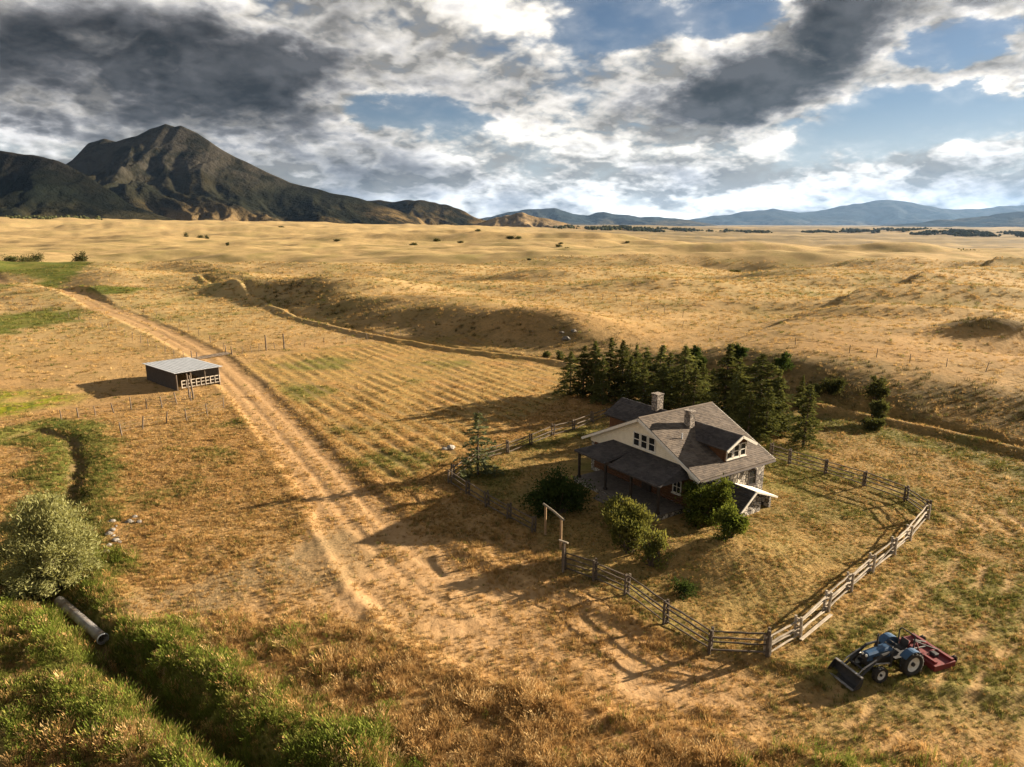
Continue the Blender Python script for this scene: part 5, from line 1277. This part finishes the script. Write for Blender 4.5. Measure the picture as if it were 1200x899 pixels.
def solid(x, y):
    """true where a building stands"""
    th = HYAW; a = (x - HO[0]) * math.cos(th) + (y - HO[1]) * math.sin(th); b = -((x - HO[0]) * -math.sin(th) + (y - HO[1]) * math.cos(th))
    m = (a > -2.7) & (a < 7.8) & (b > -8.3) & (b < 5.8) | (a > 2.6) & (a < 6.2) & (b > 5) & (b < 7.6)
    sx = (x - S0[0]) * math.cos(SYAW) + (y - S0[1]) * math.sin(SYAW); sy = -(x - S0[0]) * math.sin(SYAW) + (y - S0[1]) * math.cos(SYAW)
    return m | ((sx > -.1) & (sx < SW) & (sy > -.1) & (sy < SD))
def pal(g, n, cols, w):
    cols = np.array(cols); k = g.choice(len(cols), n, p=np.array(w) / sum(w)); c = cols[k]
    return c * g.uniform(.72, 1.25, (n, 1))
g = np.random.default_rng(99)
DRY = [(.52, .355, .16), (.42, .265, .105), (.33, .21, .09), (.58, .44, .23), (.25, .17, .08)]
GRN = [(.155, .20, .036), (.115, .16, .028), (.26, .265, .07), (.19, .225, .048)]
# tall dry meadow and ditch grass
P = cand(120000, 19, 46, 1); x, y = P.T
za, zb, zc = zones(x, y); tallm = in_poly(x + 1.5 * fbm(x / 4, y / 4, 3, 5), y, TALL, 1.2)
grn = np.clip(za[:, 1] * 1.1 + .40 * sst(x, 6, 12) + .22 * sst(-x, 4, 10) + .35 * sst(fbm(x / 3.5, y / 3.5, 3, 301), .15, .6) * tallm, 0, 1)
cl_ = sst(fbm(x / 1.3, y / 1.3, 3, 303), -.35, .35)
pr = np.clip(.85 * tallm * (.35 + .65 * cl_) + .75 * za[:, 1] * (za[:, 1] > .45) * (x < -2), 0, 1) * (1 - za[:, 0]) * (1 - .9 * zc[:, 1]) * (1 - .8 * zb[:, 0]) * (1 - zc[:, 2] * (za[:, 1] < .5))
dp = dist_line(x, y, np.array([c0[:2], c1[:2]]))[0]; pr *= (dp > .75); wq = ground(66, 692); pr *= sst(np.hypot(x - wq[0], y - wq[1]), 2.2, 3.6)
keep = (g.random(len(P)) < pr * .44) & ~solid(x, y); P = P[keep]; n = len(P); isg = g.random(n) < grn[keep] * .84
dd = dist_line(P[:, 0], P[:, 1], DITCH)[0]
hs = (.75 + .55 * fbm(P[:, 0] / 2.2, P[:, 1] / 2.2, 2, 305)) * (1 + .15 * (dd < 3.2)); hs = np.clip(hs, .35, 1.25) * .92
tint = np.where(isg[:, None], pal(g, n, GRN, (3, 3, 2, 2)), pal(g, n, DRY, (3, 4, 3, 1.6, 2)))
TALLC = tuft_set('tall_grass', [dict(blades=20, h=.55, rad=.18, wid=.009, curve=.45, heads=True), dict(blades=18, h=.62, rad=.15, wid=.009, curve=.6, heads=True), dict(blades=24, h=.42, rad=.22, wid=.010, curve=.7), dict(blades=16, h=.50, rad=.16, wid=.011, curve=.55)])
scatter('tall_grass', 'tall rusty dry grass with green stalks along the ditch', P, np.stack([hs * 1.15, hs * 1.15, hs], 1), tint, TALLC, 1); print('tall', n)
# short meadow stubble
P = cand(460000, 19, 88, 2); x, y = P.T
za, zb, zc = zones(x, y)
cl_ = sst(fbm(x / 1.1, y / 1.1, 3, 311), -.3, .4)
pr = (.55 + .45 * cl_) * (1 - .9 * sst(np.hypot(x, y), 52, 90)) * (1 - .93 * za[:, 0]) * (1 - .75 * zb[:, 0]) * (1 - .9 * zc[:, 1])
fm_ = in_poly(x, y, FIELD, .5) > .5; q = x * ROWN[0] + y * ROWN[1] + .18 * perlin(x / 16, y / 16, 71)
pr = np.where(fm_, pr * (np.abs(np.sin(q * math.pi / 1.75)) ** 2) * 1.1, pr)
keep = (g.random(len(P)) < pr * .60) & ~solid(x, y); P = P[keep]; n = len(P); za, zb, zc = za[keep], zb[keep], zc[keep]
yardg = np.clip(za[:, 1] + .34 * zc[:, 2] + .10, 0, .92); isg = g.random(n) < yardg * .9
tint = np.where(isg[:, None], pal(g, n, [(.15, .16, .045), (.21, .20, .065), (.12, .13, .035)], (2, 2, 2)), pal(g, n, [(.46, .30, .12), (.38, .24, .09), (.52, .37, .17), (.27, .18, .075)], (3, 3, 2.5, 2.5)))
hs = np.clip(.75 + .5 * fbm(P[:, 0] / 1.8, P[:, 1] / 1.8, 2, 313), .35, 1.5) * (.80 - .30 * zc[:, 2]) * (1 + .4 * za[:, 1])
SHORTC = tuft_set('short_grass', [dict(blades=16, h=.22, rad=.17, wid=.014, curve=.9), dict(blades=18, h=.17, rad=.20, wid=.014, curve=1.1), dict(blades=14, h=.28, rad=.14, wid=.012, curve=.7)])
scatter('short_grass', 'short straw coloured grass over the yard and meadow', P, np.stack([hs * 1.1, hs * 1.1, hs], 1), tint, SHORTC, 2); print('short', n)
# coarser clumps further out
P = cand(190000, 50, 360, 3); x, y = P.T; r = np.hypot(x, y)
za, zb, zc = zones(x, y); cl_ = sst(fbm(x / 3.0, y / 3.0, 3, 321), -.25, .45)
dS, sS, _, _ = dist_line(x, y, SCARP); sS = np.where(sS >= 0, dS, -dS)
pr = (.15 + .85 * cl_) * (1 - za[:, 0]) * np.clip(150.0 / r, .3, 1.2) * sst(r, 48, 85) * (1 - .8 * zc[:, 1])
pr *= np.where(in_poly(x, y, FIELD, .5) > .5, np.abs(np.sin((x * ROWN[0] + y * ROWN[1] + .18 * perlin(x / 16, y / 16, 71)) * math.pi / 1.75)) ** 2, 1)
pr = pr + .5 * zb[:, 1]
keep = (g.random(len(P)) < pr * .75) & ~solid(x, y); P = P[keep]; n = len(P); za, zb, zc, r = za[keep], zb[keep], zc[keep], r[keep]
isb = g.random(n) < zb[:, 1] * .8; isg = g.random(n) < np.clip(za[:, 1] * .9 + .12, 0, 1)
tint = np.where(isg[:, None], pal(g, n, [(.17, .17, .05), (.22, .20, .07), (.12, .14, .03)], (2, 2, 2)), pal(g, n, [(.48, .33, .14), (.40, .27, .11), (.52, .38, .18), (.30, .22, .10)], (3, 3, 2, 2)))
tint = np.where(isb[:, None], pal(g, n, [(.13, .11, .05), (.20, .15, .08), (.09, .085, .04)], (2, 2, 2)), tint)
hs = np.clip(.9 + .5 * g.normal(0, 1, n) * .5, .45, 1.8) * np.where(isb, 1.35, .85) * np.clip(r / 130, .8, 1.5)
MIDC = tuft_set('bunch_grass', [dict(blades=18, h=.32, rad=.30, wid=.018, curve=.8), dict(blades=16, h=.26, rad=.36, wid=.020, curve=1.0), dict(blades=20, h=.40, rad=.28, wid=.018, curve=.7)])
scatter('bunch_grass', 'bunch grass and sage clumps over the slopes and the open plain', P, np.stack([hs * 1.25, hs * 1.25, hs], 1), tint, MIDC, 3); print('mid', n)
